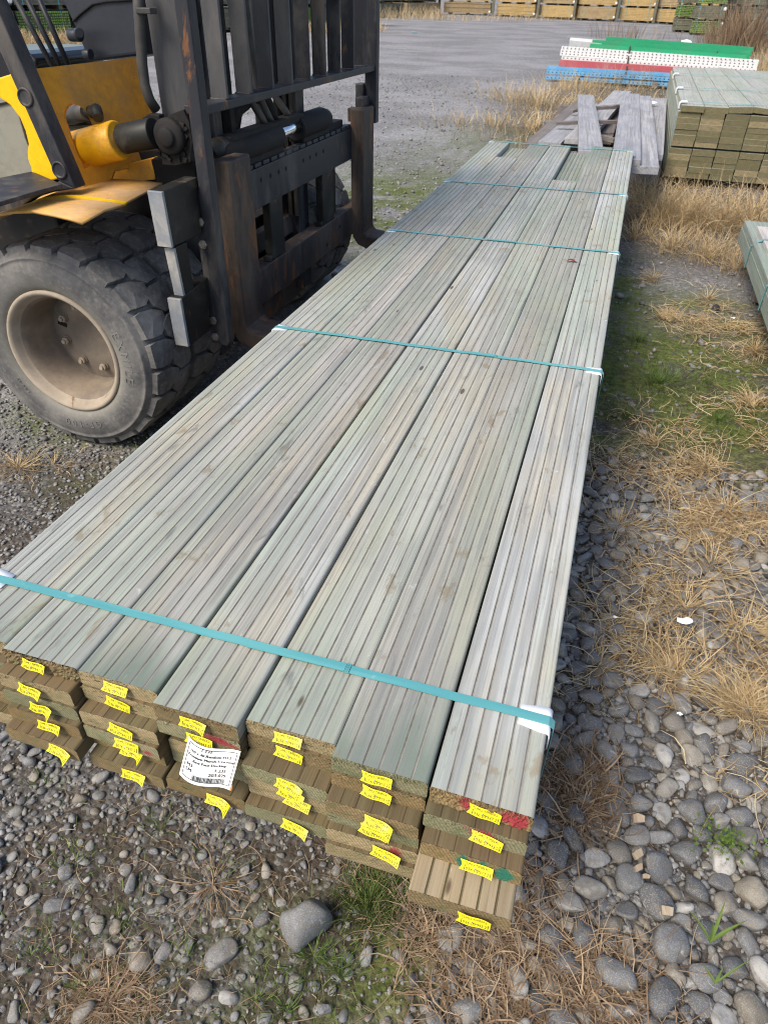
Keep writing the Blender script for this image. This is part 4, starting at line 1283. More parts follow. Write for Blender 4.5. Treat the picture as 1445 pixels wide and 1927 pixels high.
# greasy clevis block
f = FB()
blk = [(286, 240), (300, 234), (322, 214), (345, 206), (356, 230), (362, 268), (358, 306), (330, 312), (306, 310), (303, 286), (290, 276)]
f.prism([UY(u, v, YT + .005) for u, v in blk], (0, .10, 0))
c = UY(322, 256, YT)
f.lathe([(.052, .0), (.052, -.015), (.044, -.022), (.030, -.024), (.026, -.034), (.012, -.038), (.0005, -.038)], c, 'Y', 26)
rg = random.Random(4)
for q in range(46):
    t = UY(rg.uniform(298, 350), rg.uniform(228, 304), YT)
    f.box(t, (rg.uniform(.006, .018), rg.uniform(.004, .010), rg.uniform(.006, .016)), Matrix.Rotation(rg.uniform(0, 3), 3, 'Y'))
f.done('clevis', GREASE, bevel=.004)
f = FB(); f.prism([UY(268, 222, YT + .1), UY(280, 214, YT + .1), UY(300, 216, YT + .1), UY(302, 236, YT + .1), UY(276, 240, YT + .1)], (0, .03, 0)); f.done('stop_block', GREASE)
f = FB(); f.prism([UY(284, 300, 1.42), UY(360, 290, 1.42), UY(372, 365, 1.42), UY(300, 366, 1.42)], (0, .10, 0)); f.done('mast_foot', GREASE)
# hydraulic hose down the mast
f = FB(); f.tube([UY(258, -40, 1.45), UY(262, 20, 1.45), UY(265, 70, 1.45), UY(268, 120, 1.45), UY(273, 160, 1.45), UY(282, 188, 1.45), UY(294, 206, 1.47)], .016, 12); f.done('hose', HOSE, bevel=0)
f = FB(); c = UY(266, 20, 1.44); f.box(c + Vector((.012, .01, 0)), (.05, .04, .016)); f.done('hose_clip', BLK)

# mast
def rail(name, x0, x1, y0, y1, z0, z1, open_right, mat):
    f = FB(); t = .018
    f.span((x0, y0, z0), (x1, y0 + t, z1))
    sg = 1
    f.span((x0, y0 + t, z0), (x0 + t, y1, z1)); f.span((x1 - t, y0 + t, z0), (x1, y1, z1))
    return f.done(name, mat, bevel=.003)
rail('outer_mast_rail', -.555, -.448, 1.50, 1.58, .14, 2.2, True, MASTM)
rail('inner_mast_rail', -.520, -.425, 1.60, 1.66, .16, 2.3, True, BLK)
rail('outer_mast_rail', -.555, -.448, 2.36, 2.44, .14, 2.2, True, BLK)
rail('inner_mast_rail', -.520, -.425, 2.28, 2.34, .16, 2.3, True, BLK)
f = FB(); f.span((-.60, 1.50, .62), (-.556, 2.44, .76)); f.span((-.60, 1.50, .18), (-.556, 2.44, .30)); f.span((-.62, 1.50, 1.50), (-.556, 2.44, 1.62)); f.done('mast_cross_member', BLK, bevel=.006)
f = FB(); f.tube([(-.53, 1.76, .2), (-.53, 1.76, 1.22), (-.53, 1.76, 1.225), (-.53, 1.76, 2.2)], [.035, .035, .033, .033], 20); f.done('lift_cylinder', worn('flaking tan cylinder', (.36, .27, .165), (.15, .14, .13), .42, 9, rust=.25, rough=.55, stretch=(1, 1, .5)), bevel=0)
f = FB(); f.tube([(-.53, 2.2, .2), (-.53, 2.2, 2.2)], .033, 20); f.done('lift_cylinder', BLK, bevel=0)
f = FB()
for yy in (1.70, 2.24):
    for dx in (-.46, -.43): f.span((dx, yy, .5), (dx + .018, yy + .03, 2.3))
f.done('lift_chain', GREASE, bevel=.002)

# carriage: two bars, uprights, end plates
def bar(name, z0, z1, y0=1.15, y1=3.12, x0=-.445, x1=-.40, mat=BLK):
    f = FB(); f.span((x0, y0, z0), (x1, y1, z1)); return f.done(name, mat, bevel=.004)
ZA = (.635, .795); ZB = (.265, .43)
def cheek_block(name, corners, x, depth, mat):
    f = FB(); f.prism([UX(u, v, x) for u, v in corners], (-depth, 0, 0)); return f.done(name, mat, bevel=.003)
cheek_block('upper_back_bar', [(308, 360), (372, 333), (380, 440), (328, 465)], -.342, .046, BARE)
cheek_block('lower_back_bar', [(342, 561), (392, 522), (396, 622), (358, 651)], -.342, .046, BARE)
cheek_block('end_link', [(331, 465), (352, 455), (366, 545), (350, 556)], -.346, .040, BARE)
f = FB()
for cs, x, d in (([(309, 360), (309.5, 360), (328.5, 465), (328, 465)], -.341, .050), ([(331, 466), (331.6, 466), (350.6, 558), (350, 558)], -.344, .034), ([(343, 562), (343.6, 561.6), (358.6, 650), (358, 650.5)], -.341, .048)):
    q = [UX(u, v, x) for u, v in cs]
    q = [q[0] - Vector((0, .012, 0)), q[1] - Vector((0, .0015, 0)), q[2] - Vector((0, .0015, 0)), q[3] - Vector((0, .012, 0))]
    f.prism(q, (-d, 0, 0))
ck = f.done('end_cheek', ZINC, bevel=.002)
for u, v in ((303, 382), (309, 416)):
    f = FB(); c = UX(u, v, -.366); f.tube([c + Vector((0, .006, 0)), c - Vector((0, .003, 0))], .008, 14); f.build('bolt_hole', HOLE, ck, 0)
# upper fork bar with notched top edge and stop holes
f = FB()
f.span((-.405, 1.44, .645), (-.36, 2.97, .782))
yy = 1.62
while yy < 2.82:
    f.span((-.40, yy, .782), (-.364, yy + .054, .797)); yy += .071
ub = f.done('upper_carriage_bar', BLK, bevel=.003)
f = FB()
for y in (1.792, 1.876, 1.952, 2.02, 2.20, 2.273, 2.345, 2.43): f.tube([(-.3602, y, .738), (-.3590, y, .738)], .0085, 12)
f.build('pin_hole', HOLE, ub, 0)
f = FB(); f.span((-.43, 1.44, .285), (-.36, 2.97, .422)); lb = f.done('lower_carriage_bar', BLKR, bevel=.004)
f = FB()
for y, z in ((1.66, .34), (2.44, .33), (2.62, .37)): f.tube([(-.3602, y, z), (-.3590, y, z)], .0095, 12)
f.build('pin_hole', HOLE, lb, 0)
for y0, y1, xx in ((1.86, 1.98, -.365), (2.42, 2.56, -.365), (2.60, 2.68, -.40)):
    f = FB(); f.span((xx - .035, y0, .422), (xx, y1, .645)); f.prism([(xx - .034, y0 - .0, .422), (xx - .002, y0, .422), (xx - .002, y0 - .03, .422), (xx - .034, y0 - .03, .422)], (0, .0, .02)); f.done('carriage_upright', BARE, bevel=.004)
f = FB(); f.span((-.50, 1.68, .42), (-.46, 2.44, .50)); f.span((-.50, 1.7, .12), (-.46, 2.3, .2)); f.done('tie_bar', BLKR, bevel=.004)
# side shift cylinder lying on the upper bar
f = FB()
s0, s1 = Vector((-.40, 1.56, .852)), Vector((-.40, 2.03, .852))
f.tube([s0 - Vector((0, .02, 0)), s0, s1], [.036, .046, .046], 22); f.span((-.435, 1.62, .880), (-.375, 2.26, .905)); f.tube([(-.40, 2.22, .852), (-.40, 2.50, .852), (-.40, 2.56, .848)], [.048, .048, .040], 22)
f.span((-.44, 1.58, .795), (-.37, 2.04, .83)); f.span((-.44, 2.24, .795), (-.37, 2.54, .83)); f.span((-.43, 2.56, .79), (-.38, 2.74, .825))
ss = f.done('side_shift_cylinder', GREASE, bevel=.005)
f = FB(); f.tube([(-.385, 2.02, .862), (-.385, 2.24, .862)], .022, 20); f.done('side_shift_rod', CHROME, bevel=0)
f = FB(); f.tube([(-.40, 1.50, .86), (-.40, 1.55, .875), (-.40, 1.60, .88)], [.034, .036, .03], 16); f.done('end_cap', BARE, bevel=0)
f = FB(); f.tube([(-.47, 1.80, .86), (-.47, 1.86, .95), (-.45, 1.95, .985), (-.43, 2.02, .98), (-.42, 2.05, .93), (-.415, 2.05, .90)], .022, 12); f.done('hose', GREASE, bevel=0)

# hoses looping from the mast to the carriage, guide rollers, weld beads
for y0, dx in ((1.90, 0), (1.96, .01), (2.12, -.01)):
    f = FB(); f.tube([(-.48 + dx, y0, 2.1), (-.47 + dx, y0, 1.5), (-.46 + dx, y0 + .01, 1.15), (-.44 + dx, y0 + .02, .98), (-.41, y0 + .04, .92), (-.405, y0 + .05, .90)], .0135, 10); f.done('hose', HOSE, bevel=0)
for y in (1.59, 2.35):
    for z in (.74, .36, 1.25):
        f = FB(); f.tube([(-.47, y - .03, z), (-.47, y + .035, z)], .048, 20); f.tube([(-.47, y - .036, z), (-.47, y - .029, z)], .022, 12); f.done('guide_roller', GREASE, bevel=.002)
rw_ = random.Random(8)
for q in range(9):
    f = FB(); y = 1.508 + .1715 * q
    f.tube([(-.372 + t * .0064, y - .003 + rw_.uniform(-.0008, .0008), 1.0300) for t in range(10)], [rw_.uniform(.003, .0048) for t in range(10)], 6)
    f.done('weld_bead', BLK, bevel=0)

# forks: upright shank, heel and blade under the pack
def fork(y0, y1):
    f = FB()
    out = [(-.365, .862), (-.298, .862), (-.298, .325), (-.294, .300), (-.280, .283), (-.22, .278), (.85, .274), (.87, .262), (.85, .252), (-.23, .222), (-.285, .222), (-.330, .238), (-.358, .275), (-.365, .33)]
    f.prism([(x, y0, z) for x, z in out], (0, y1 - y0, 0))
    return f.done('fork', BLKR, bevel=.006)
fork(1.44, 1.60); fork(2.80, 2.965)
f = FB()
for y in (1.50, 2.86): f.span((-.40, y, .80), (-.34, y + .06, .858))
f.done('fork_hook', BLKR)

# load backrest
f = FB()
f.prism([(-.335, 1.300, .30), (-.320, 1.300, .285), (-.302, 1.300, .285), (-.292, 1.300, .30), (-.292, 1.300, 2.0), (-.335, 1.300, 2.0)], (0, .045, 0))
f.span((-.365, 1.306, .285), (-.336, 1.33, .70)); f.span((-.352, 1.310, .70), (-.336, 1.33, .80))
pl = f.done('backrest_post', BLK, bevel=.004)
for z in (.705, .635, .375, .315):
    f = FB(); f.tube([(-.345, 1.307, z), (-.345, 1.296, z)], .0145, 6)
    f.tube([(-.345, 1.2965, z), (-.345, 1.293, z)], .010, 10)
    f.build('bolt', BOLT, pl, 0)
f = FB(); f.span((-.360, 3.0, .78), (-.300, 3.045, 2.0)); f.span((-.40, 2.975, .60), (-.36, 3.045, .95)); f.span((-.375, 2.9, .86), (-.33, 2.99, .90)); f.done('backrest_post', BLK, bevel=.004)
f = FB(); f.span((-.376, 1.345, 1.004), (-.308, 3.0, 1.029)); f.done('bottom_rail', BLK, bevel=.003)
f = FB(); f.span((-.376, 1.345, 1.96), (-.308, 3.0, 1.985)); f.done('top_rail', BLK, bevel=.003)
for q in range(9):
    y = 1.508 + .1715 * q
    f = FB(); f.span((-.372, y, 1.029), (-.314, y + .013, 1.96)); f.done('backrest_bar', MASTM if q < 4 else BLK, bevel=.002)

# steering column cover, levers, seat
f = FB()
cpt = [(104, -30), (112, 2), (122, 12), (141, 52), (152, 82), (168, 116), (268, 104), (268, -40)]
f.prism([UY(u, v, 2.05) for u, v in cpt], (.06, .28, .0)); col_ = f.done('steering_column', PLAS, bevel=.014, seg=3)
f = FB(); f.tube([UY(138, 40, 2.045), UY(152, 26, 2.045), UY(175, 8, 2.045), UY(200, 3, 2.045), UY(255, 0, 2.045)], .004, 6); f.build('seam', HOLE, col_, 0); 
f = FB(); c = UY(140, 66, 2.0); f.tube([c + Vector((-.02, 0, 0)), c + Vector((.03, 0, 0))], .022, 12); f.tube([UY(148, 62, 1.99), UY(150, 62, 1.95)], .018, 12); c = UY(160, 102, 2.0); f.tube([c, c + Vector((.03, .0, 0))], .020, 12); f.done('tilt_latch', PLAS, bevel=.003)
for (u0, v0), (u1, v1) in (((20, -20), (101, 128)), ((42, -20), (115, 126)), ((66, -20), (130, 124))):
    f = FB(); f.tube([UY(u0, v0, 1.75), UY(u1, v1, 1.75)], .0095, 8); f.done('control_lever', BLK, bevel=0)
f = FB()
sp_ = [UY(u, v, 1.9) for u, v in ((-120, 100), (-60, 92), (0, 94), (40, 96), (58, 102), (68, 112), (70, 124), (60, 140), (-120, 170))]
f.prism(sp_, (0, .45, 0)); f.done('seat', SEATM, bevel=.02, seg=4)

# ------------------------------------------------------------------ the stacked green pack on the right
DARKB = wood('dark weathered board', (.24, .215, .205), (.19, .165, .16), (.28, .25, .23), mottle=.8, rough=.8)
GW = wood('green grey pine board', (.42, .425, .385), (.47, .47, .445), (.36, .375, .31), green=.25, mottle=.3)
GSIDE = wood('green grey pine edge', (.40, .405, .335), (.35, .365, .29), (.39, .38, .30), green=.4, mottle=.5)
GEND = endgrain('olive board end', (.225, .19, .105), (.165, .148, .082))
GEND2 = endgrain('buff board end', (.38, .30, .175), (.27, .225, .13))
gp_ = empty('timber_pack', (1.9, 8.2, 0), 0, 'stacked green-grey board pack on the right with dark sawn ends and bulging top boards', 'timber pack')
GO = Vector((1.9, 8.2, 0))
rg = random.Random(9)
GX0, GY0, GY1 = 1.285, 6.30, 10.4
def gboard(x0, x1, z0, z1, y0, y1, mats, z2=None, name='board'):
    m = MB()
    d = 0 if z2 is None else z2
    cx, cy_ = (x0 + x1) / 2, (y0 + y1) / 2
    P = [(x0 - cx, y0 - cy_, 0), (x1 - cx, y0 - cy_, d), (x1 - cx, y0 - cy_, d + z1 - z0), (x0 - cx, y0 - cy_, z1 - z0)]
    Q = [(a, y1 - cy_, c) for a, b, c in P]
    m.add(P + Q, [(0, 1, 2, 3)], 1); m.add(P + Q, [(4, 5, 6, 7)], 1)
    m.add(P + Q, [(3, 2, 6, 7), (0, 1, 5, 4)], 0); m.add(P + Q, [(0, 3, 7, 4), (1, 2, 6, 5)], 2)
    o = m.build(name, mats, gp_, .0014)
    bm_ = bmesh.new(); bm_.from_mesh(o.data); bmesh.ops.remove_doubles(bm_, verts=bm_.verts, dist=.0004); bm_.to_mesh(o.data); bm_.free()
    o.location = Vector((cx, cy_, z0)) - GO
    return o
rows_z = []
z = .062
for lay in range(5): rows_z.append((z, z + .0442)); z += .0445
z += .018
for lay in range(6): rows_z.append((z, z + .0422)); z += .0425
for li, (z0, z1) in enumerate(rows_z):
    lean = -.075 + .016 * li if False else -.010 * (10 - li) * .0
    for c in range(8):
        x0 = GX0 + c * .188 + rg.uniform(-.003, .003)
        gboard(x0, x0 + .179, z0, z1, GY0 + rg.uniform(-.004, .003), GY1 + rg.uniform(-.04, .04), [GW, GEND if rg.random() < .78 else GEND2, GSIDE])
zt = rows_z[-1][1] + .002
for c in range(8):
    x0 = GX0 + .012 + c * .186
    prof = {2: (.004, .010), 3: (.016, -.012), 4: (.002, .004)}.get(c, (0, 0))
    gboard(x0, x0 + .182, zt + prof[0], zt + .042 + prof[0], GY0 + rg.uniform(-.02, .01), GY1 + rg.uniform(-.03, .03), [GW, GEND, GSIDE], prof[1])
for y in (6.42, 7.6, 9.2):
    m = MB(); zz = zt + .062
    m.add([(GX0 - .004, y - .008, .06), (GX0 - .004, y + .008, .06), (GX0 - .002, y + .008, zz - .012), (GX0 - .002, y - .008, zz - .012), (GX0 + .02, y + .008, zz), (GX0 + .02, y - .008, zz), (GX0 + 1.50, y + .008, zz), (GX0 + 1.50, y - .008, zz), (GX0 + 1.53, y + .008, .06), (GX0 + 1.53, y - .008, .06)],
          [(0, 1, 2, 3), (3, 2, 4, 5), (5, 4, 6, 7), (7, 6, 8, 9)], 0)
    s = m.build('strap', STRAP, gp_); s.location = -GO
    so = s.modifiers.new('solid', 'SOLIDIFY'); so.thickness = .002
    m = MB(); m.prism([(GX0 - .006, y - .05, zz - .05), (GX0 - .006, y - .05, zz - .012), (GX0 + .012, y - .05, zz + .003), (GX0 + .055, y - .05, zz + .003), (GX0 + .055, y - .05, zz - .001), (GX0 + .014, y - .05, zz - .001), (GX0 - .001, y - .05, zz - .016), (GX0 - .001, y - .05, zz - .05)], (0, .075, 0))
    s2 = m.build('corner_protector', PROT, s)
for y in (6.75, 8.3, 9.9):
    m = MB(); m.span((GX0 + .02, y - .05, .0), (GX0 + 1.5, y + .05, .060)); o = m.build('bearer', FRESH, gp_, .003); o.location = -GO

# ------------------------------------------------------------------ the low pack cut by the right edge
LP0 = Vector((2.1, 2.7, 0))
lp = empty('timber_pack', LP0, 0, 'low blue-green strapped pack with pale boards on top at the right edge', 'timber pack')
GREENW = wood('blue green treated pine', (.30, .35, .31), (.35, .39, .35), (.27, .31, .27), green=.3, mottle=.35)
WHITEW = wood('pale new boards', (.60, .57, .55), (.52, .50, .53), (.62, .56, .46), mottle=.25)
for li in range(3):
    for c in range(4):
        m = MB(); x0 = 1.66 + c * .242 + rg.uniform(-.003, .003)
        m.box((0, 0, 0), (.236, 2.3 + rg.uniform(-.05, .05), .0405)); o = m.build('board', GREENW, lp, .003)
        o.location = Vector((x0 + .118, 2.75,   .187 + li * .043)) - LP0
for c in range(4):
    m = MB(); m.box((0, 0, 0), (.19, 2.1, .034)); o = m.build('board', WHITEW, lp, .003); o.location = Vector((1.80 + c * .195, 2.66, .292)) - LP0
    o['label'] = 'pale board laid on top'
for y in (1.9, 2.75, 3.42):
    m = MB()
    m.add([(1.655, y - .009, .163), (1.655, y + .009, .163), (1.656, y + .009, .275), (1.656, y - .009, .275), (1.705, y + .009, .312), (1.705, y - .009, .312), (2.6, y + .009, .312), (2.6, y - .009, .312)], [(0, 1, 2, 3), (3, 2, 4, 5), (5, 4, 6, 7)], 0)
    s = m.build('strap', STRAP, lp); s.location = -LP0
    so = s.modifiers.new('solid', 'SOLIDIFY'); so.thickness = .0016
for y in (2.0, 3.4):
    m = MB(); m.span((1.74, y - .045, 0), (2.6, y + .045, .164)); o = m.build('bearer', DARKB, lp, .003); o.location = -LP0

# ------------------------------------------------------------------ loose weathered boards behind the pack
LOOSE = wood('silver weathered board', (.41, .415, .445), (.32, .325, .36), (.46, .455, .465), mottle=.8, rough=.8)
def loose(label, pa, pb, w, t, za, zb, mat=LOOSE, name='loose_board'):
    """a board from pixel pa to pixel pb along the middle of its top face"""
    A, B = UZ(pa[0], pa[1], za), UZ(pb[0], pb[1], zb)
    d = B - A; L = d.length
    m = MB(); n = 10
    sp = random.Random(label)
    P = []
    for i in range(n + 1):
        y = L * (i / n - .5); bow = .008 * math.sin(i / n * 3.1 + sp.random()) ; tw = .004 * math.sin(i * .5 + sp.random() * 6)
        P += [(-w / 2, y, -t + bow), (w / 2, y, -t + bow + tw), (w / 2, y, bow + tw), (-w / 2, y, bow)]
    F = [(0, 1, 2, 3), (4 * n, 4 * n + 3, 4 * n + 2, 4 * n + 1)]
    for i in range(n):
        for j in range(4): F.append((4 * i + j, 4 * i + (j + 1) % 4, 4 * i + 4 + (j + 1) % 4, 4 * i + 4 + j))
    m.add(P, F, 0)
    o = m.build(name, mat, None, .003)
    o.matrix_world = Matrix.Translation((A + B) / 2) @ d.to_track_quat('Y', 'Z').to_matrix().to_4x4()
    return tag(o, label, 'board', 'loose weathered boards on the heap')
loose('short silver board lying steeply across the heap, left of the cracked wide boards', (1112, 285), (1102, 177), .165, .045, .47, .45)
loose('long silver board on the heap ending at the bowed wide board', (1178, 300), (1186, 176), .19, .045, .44, .42)
loose('wide cupped silver board nearest the green pack, its sawn end lower', (1212, 315), (1208, 180), .19, .05, .40, .41)
loose('board under the white scrap, running down the right of the heap', (1222, 290), (1238, 184), .20, .045, .34, .34)
loose('broad lower board running to the top of the heap', (1086, 262), (1172, 170), .22, .045, .31, .33)
loose('lower left board with a dark gap beside it', (1034, 268), (1118, 195), .20, .045, .27, .28)
loose('leftmost board of the heap, partly in dry grass', (1004, 270), (1096, 190), .17, .045, .22, .24, DARKB)
loose('dark board low in the middle of the heap', (1130, 262), (1160, 190), .20, .045, .24, .24, DARKB)
loose('dark crosspiece lying over the lower boards', (1046, 229), (1228, 227), .05, .03, .345, .37, DARKB, 'cross_batten')
loose('thin far crosspiece over the lower boards', (1075, 207), (1166, 196), .05, .03, .335, .37, DARKB, 'cross_batten')
loose('short near crosspiece between two boards', (1118, 254), (1158, 259), .05, .035, .345, .36, DARKB, 'cross_batten')
for i, (y, lab) in enumerate(((6.3, 'near dark bearer carrying the heap of loose boards'), (8.2, 'middle dark bearer carrying the heap of loose boards'), (9.7, 'far dark bearer carrying the heap of loose boards'))):
    m = MB(); m.box((0, 0, 0), (1.25, .10, .19)); o = m.build('timber_bearer', DARKB, None, .004); o.location = (.62, y, .09)
    tag(o, lab, 'bearer')
WPL = plain('white plastic scrap', (.82, .82, .82), .4, var=.03)
def scrap(u, v, z, s, label, name='white_scrap', mat=WPL, seed=0, h=.01):
    r_ = random.Random(seed); p = UZ(u, v, z)
    n = 9; P = [(0, 0, h)]
    for i in range(n):
        a = 2 * math.pi * i / n; q = s * r_.uniform(.65, 1.1)
        P.append((q * math.cos(a), q * .7 * math.sin(a), h * r_.uniform(.1, .9)))
    m = MB(); m.add(P, [(0, 1 + i, 1 + (i + 1) % n) for i in range(n)], 0)
    o = m.build(name, mat, None, fix=False); o.location = p
    so = o.modifiers.new('solid', 'SOLIDIFY'); so.thickness = max(.0012, s * .04)
    return tag(o, label, 'scrap')
scrap(1226, 196, .36, .075, 'big white plastic scrap on the heap of loose boards', seed=3, h=.03)
scrap(1288, 1171, .03, .020, 'torn white scrap in straw beside the pack', seed=5)
scrap(1157, 1161, .055, .007, 'tiny white fleck on a round grey stone', seed=6, h=.002)
scrap(1277, 1345, .03, .009, 'small white crumb between stones under the straw', seed=7)
scrap(1378, 600, .02, .014, 'twisted white shred near the low pack', seed=8)
scrap(1290, 82, .05, .22, 'crumpled white sheet in grass behind the green beams', seed=9, h=.12)
scrap(780, 61, .02, .18, 'teal strap scrap lying on the gravel yard', mat=STRAP, seed=10, h=.03, name='strap_scrap')
m = MB(); m.lathe([(.0005, .012), (.016, .012), (.018, .009), (.018, 0), (.020, -.002)], (0, 0, 0), 'Z', 20); o = m.build('bottle_cap', PLAS, None); o.location = UZ(1346, 580, .015); o.rotation_euler = (.5, .2, 0); tag(o, 'black bottle cap lying in moss near the low pack', 'bottle cap')
CHIPM = wood('pine chip', (.44, .32, .20), (.36, .29, .22), (.46, .39, .30), gscale=2, mottle=.4)
for u, v, sx_, sy_, rz, lab in ((1200, 1540, .022, .016, .3, 'greyish pine offcut on pebbles, largest of the chips'), (1197, 1606, .020, .015, .8, 'pale pine chip between the dark stones'), (1199, 1632, .017, .011, .7, 'pine chip just below the pale one'), (1214, 1649, .013, .008, .2, 'smallest orange pine chip on the pebbles'), (1254, 1714, .020, .016, .25, 'orange pine chip leaning on the large dark oval stone')):
    m = MB(); rc = random.Random(u); q = [(-sx_ * .6, -sy_ * rc.uniform(.3, .6)), (sx_ * rc.uniform(.3, .5), -sy_ * .6), (sx_ * .6, sy_ * rc.uniform(.1, .5)), (0, sy_ * rc.uniform(.4, .65)), (-sx_ * .5, sy_ * rc.uniform(.3, .6))]
    m.prism([(a * .9, b * .9, rc.uniform(-.001, .001)) for a, b in q], (.001, 0, .009)); o = m.build('wood_chip', CHIPM, None, .0008)
    o.location = UZ(u, v, .034); o.rotation_euler = (.35, -.2, rz); tag(o, lab, 'wood chip', 'pine chips on the pebbles')
# one young grass plant and a small leafy weed
def plant(name, u, v, specs, label, mat=GREEN):
    p = UZ(u, v, .02); m = MB()
    for az_, el, ln, w, bend in specs:
        pts = []; q = Vector((0, 0, 0)); e = el
        for i in range(7):
            pts.append(q.copy()); q = q + Vector((math.cos(az_) * math.cos(e), math.sin(az_) * math.cos(e), math.sin(e))) * (ln / 6); e -= bend / 6
        sd_ = Vector((-math.sin(az_), math.cos(az_), 0)); P = []
        for i, q in enumerate(pts):
            ww = w * (1 - (i / 6) ** 2) * (.6 + .4 * min(1, i / 2)); P += [q - sd_ * ww / 2, q + Vector((0, 0, -w * .25)), q + sd_ * ww / 2]
        F = []
        for i in range(6): F += [(3 * i, 3 * i + 1, 3 * i + 4, 3 * i + 3), (3 * i + 1, 3 * i + 2, 3 * i + 5, 3 * i + 4)]
        m.add(P, F, 0, True, .55 + .3 * random.random())
    o = m.build(name, mat, None, fix=False); o.location = p
    return tag(o, label, 'plant')
plant('grass_plant', 1335, 1772, [(1.4, 1.2, .085, .007, .4), (.6, .9, .075, .007, .7), (2.6, .9, .06, .006, .8), (1.9, 1.3, .05, .005, .3)], 'young bright green grass blades growing between dark stones')
plant('grass_plant', 1345, 1850, [(.7, .6, .075, .004, .4), (2.4, .5, .03, .005, .5), (1.2, .9, .03, .005, .5)], 'thin green seedling near the bottom right corner')
wd = []
rw = random.Random(2)
m = MB(); pc = UZ(1362, 1590, .012)
for q in range(150):
    a = rw.uniform(0, 6.28); d = abs(rw.gauss(0, .032)); c = Vector((math.cos(a) * d, math.sin(a) * d * .8, .012 + rw.uniform(0, .02)))
    s = rw.uniform(.0025, .0055); az_ = rw.uniform(0, 6.28); t = Vector((math.cos(az_), math.sin(az_), rw.uniform(-.3, .5))) * s; w = Vector((-math.sin(az_), math.cos(az_), rw.uniform(-.3, .3))) * s * .7
    m.add([c - t, c + w, c + t, c - w], [(0, 1, 2, 3)], 0, False, rw.uniform(.4, .9))
    m.add([c, c + Vector((0, 0, -.02)), c + Vector((.0008, 0, -.02))], [(0, 1, 2)], 0, False, .3)
o = m.build('leafy_weed', GREEN, None, fix=False); o.location = pc; tag(o, 'low bright green leafy weed creeping over the pebbles', 'weed')

# ------------------------------------------------------------------ bundle of coloured rack beams
BLU = worn('blue enamel', (.09, .33, .58), (.24, .38, .50), .5, 3, rough=.4)
GRN = worn('green enamel', (.022, .30, .14), (.13, .27, .16), .45, 1.5, rust=.25, rough=.4, stretch=(.4, 1, 1))
RED = worn('faded red enamel', (.42, .085, .095), (.44, .20, .19), .45, 1.5, rough=.5)
WHT = worn('galvanised white', (.66, .67, .67), (.48, .48, .47), .25, 3, rough=.45)
GRY = worn('dull galvanised', (.42, .43, .44), (.30, .30, .30), .35, 3, rough=.45)
def beam(name, label, A, B, w, h, mat, perforated=False, lip=True):
    d = B - A; L = d.length
    m = MB(); t = .006
    # open C section, its lips turned in
    m.span((-L / 2, -w / 2, h - t), (L / 2, w / 2, h)); m.span((-L / 2, -w / 2, 0), (L / 2, -w / 2 + t, h - t)); m.span((-L / 2, w / 2 - t, 0), (L / 2, w / 2, h - t))
    if lip:
        m.span((-L / 2, -w / 2 + t, 0), (L / 2, -w / 4, t)); m.span((-L / 2, w / 4, 0), (L / 2, w / 2 - t, t))
    if perforated:
        x = -L / 2 + .04; k_ = 0
        while x < L / 2 - .03:
            for z in ((h * .30, h * .72) if h > .07 else (h * .5,)):
                m.prism([(x - .013, -w / 2 - .0006, z - .009), (x + .013, -w / 2 - .0006, z - .009), (x + .008, -w / 2 - .0006, z + .010), (x - .008, -w / 2 - .0006, z + .010)], (0, .0012, 0), 1)
            for yy in (-w * .22, w * .22):
                m.prism([(x - .016, yy - .012, h + .0006), (x + .016, yy - .012, h + .0006), (x + .016, yy + .012, h + .0006), (x - .016, yy + .012, h + .0006)], (0, 0, -.0012), 1)
            x += .075
    o = m.build(name, [mat, HOLE], None, 0)
    o.matrix_world = Matrix.Translation((A + B) / 2) @ d.to_track_quat('X', 'Z').to_matrix().to_4x4()
    return tag(o, label, 'steel beam', 'bundled rack beams')
def bm(label, u0, v0, u1, v1, y0, y1, w, h, mat, perf=False, name='rack_beam'):
    A, B = UY(u0, v0, y0), UY(u1, v1, y1)
    return beam(name, label, A, B, w, h, mat, perf)
BP = []
bm('blue upright lowest in front of the bundle', 1027, 148, 1300, 165, 14.9, 14.6, .12, .050, BLU, True, 'rack_upright')
bm('blue perforated upright lying on the lowest blue one', 1029, 138, 1300, 155, 15.0, 14.7, .12, .055, BLU, True, 'rack_upright')
bm('blue perforated upright behind, under the red beams', 1030, 130, 1300, 146, 15.16, 14.86, .12, .050, BLU, False, 'rack_upright')
bm('dark red beam under the white uprights, showing its rounded near end', 1052, 124, 1390, 146, 15.22, 15.0, .14, .10, RED)
bm('second dark red beam beside the first under white uprights', 1060, 121, 1400, 143, 15.5, 15.2, .14, .10, RED)
bm('white perforated upright in the lower white row', 1056, 116, 1420, 141, 15.4, 15.1, .11, .09, WHT, True, 'rack_upright')
bm('white perforated upright in the upper white row, front', 1054, 104, 1422, 131, 15.45, 15.15, .11, .10, WHT, True, 'rack_upright')
bm('white perforated upright behind the front white row', 1056, 97, 1424, 124, 15.6, 15.3, .11, .09, WHT, True, 'rack_upright')
bm('green beam in front on top of the bundle', 1108, 96, 1400, 119, 15.62, 15.36, .07, .12, GRN)
bm('green beam second from the front on the bundle', 1112, 90, 1408, 112, 15.75, 15.5, .07, .13, GRN)
bm('green beam at the back of the bundle, topmost', 1138, 84, 1412, 105, 15.9, 15.65, .07, .13, GRN)
bm('dull grey channel at the back left of the bundle', 1071, 86, 1130, 92, 15.8, 15.75, .12, .09, GRY)
bm('dull grey channel above the other at the back left', 1072, 79, 1128, 84, 15.85, 15.8, .12, .07, WHT)
STRAPB = plain('rusty steel band', (.055, .035, .025), .7)
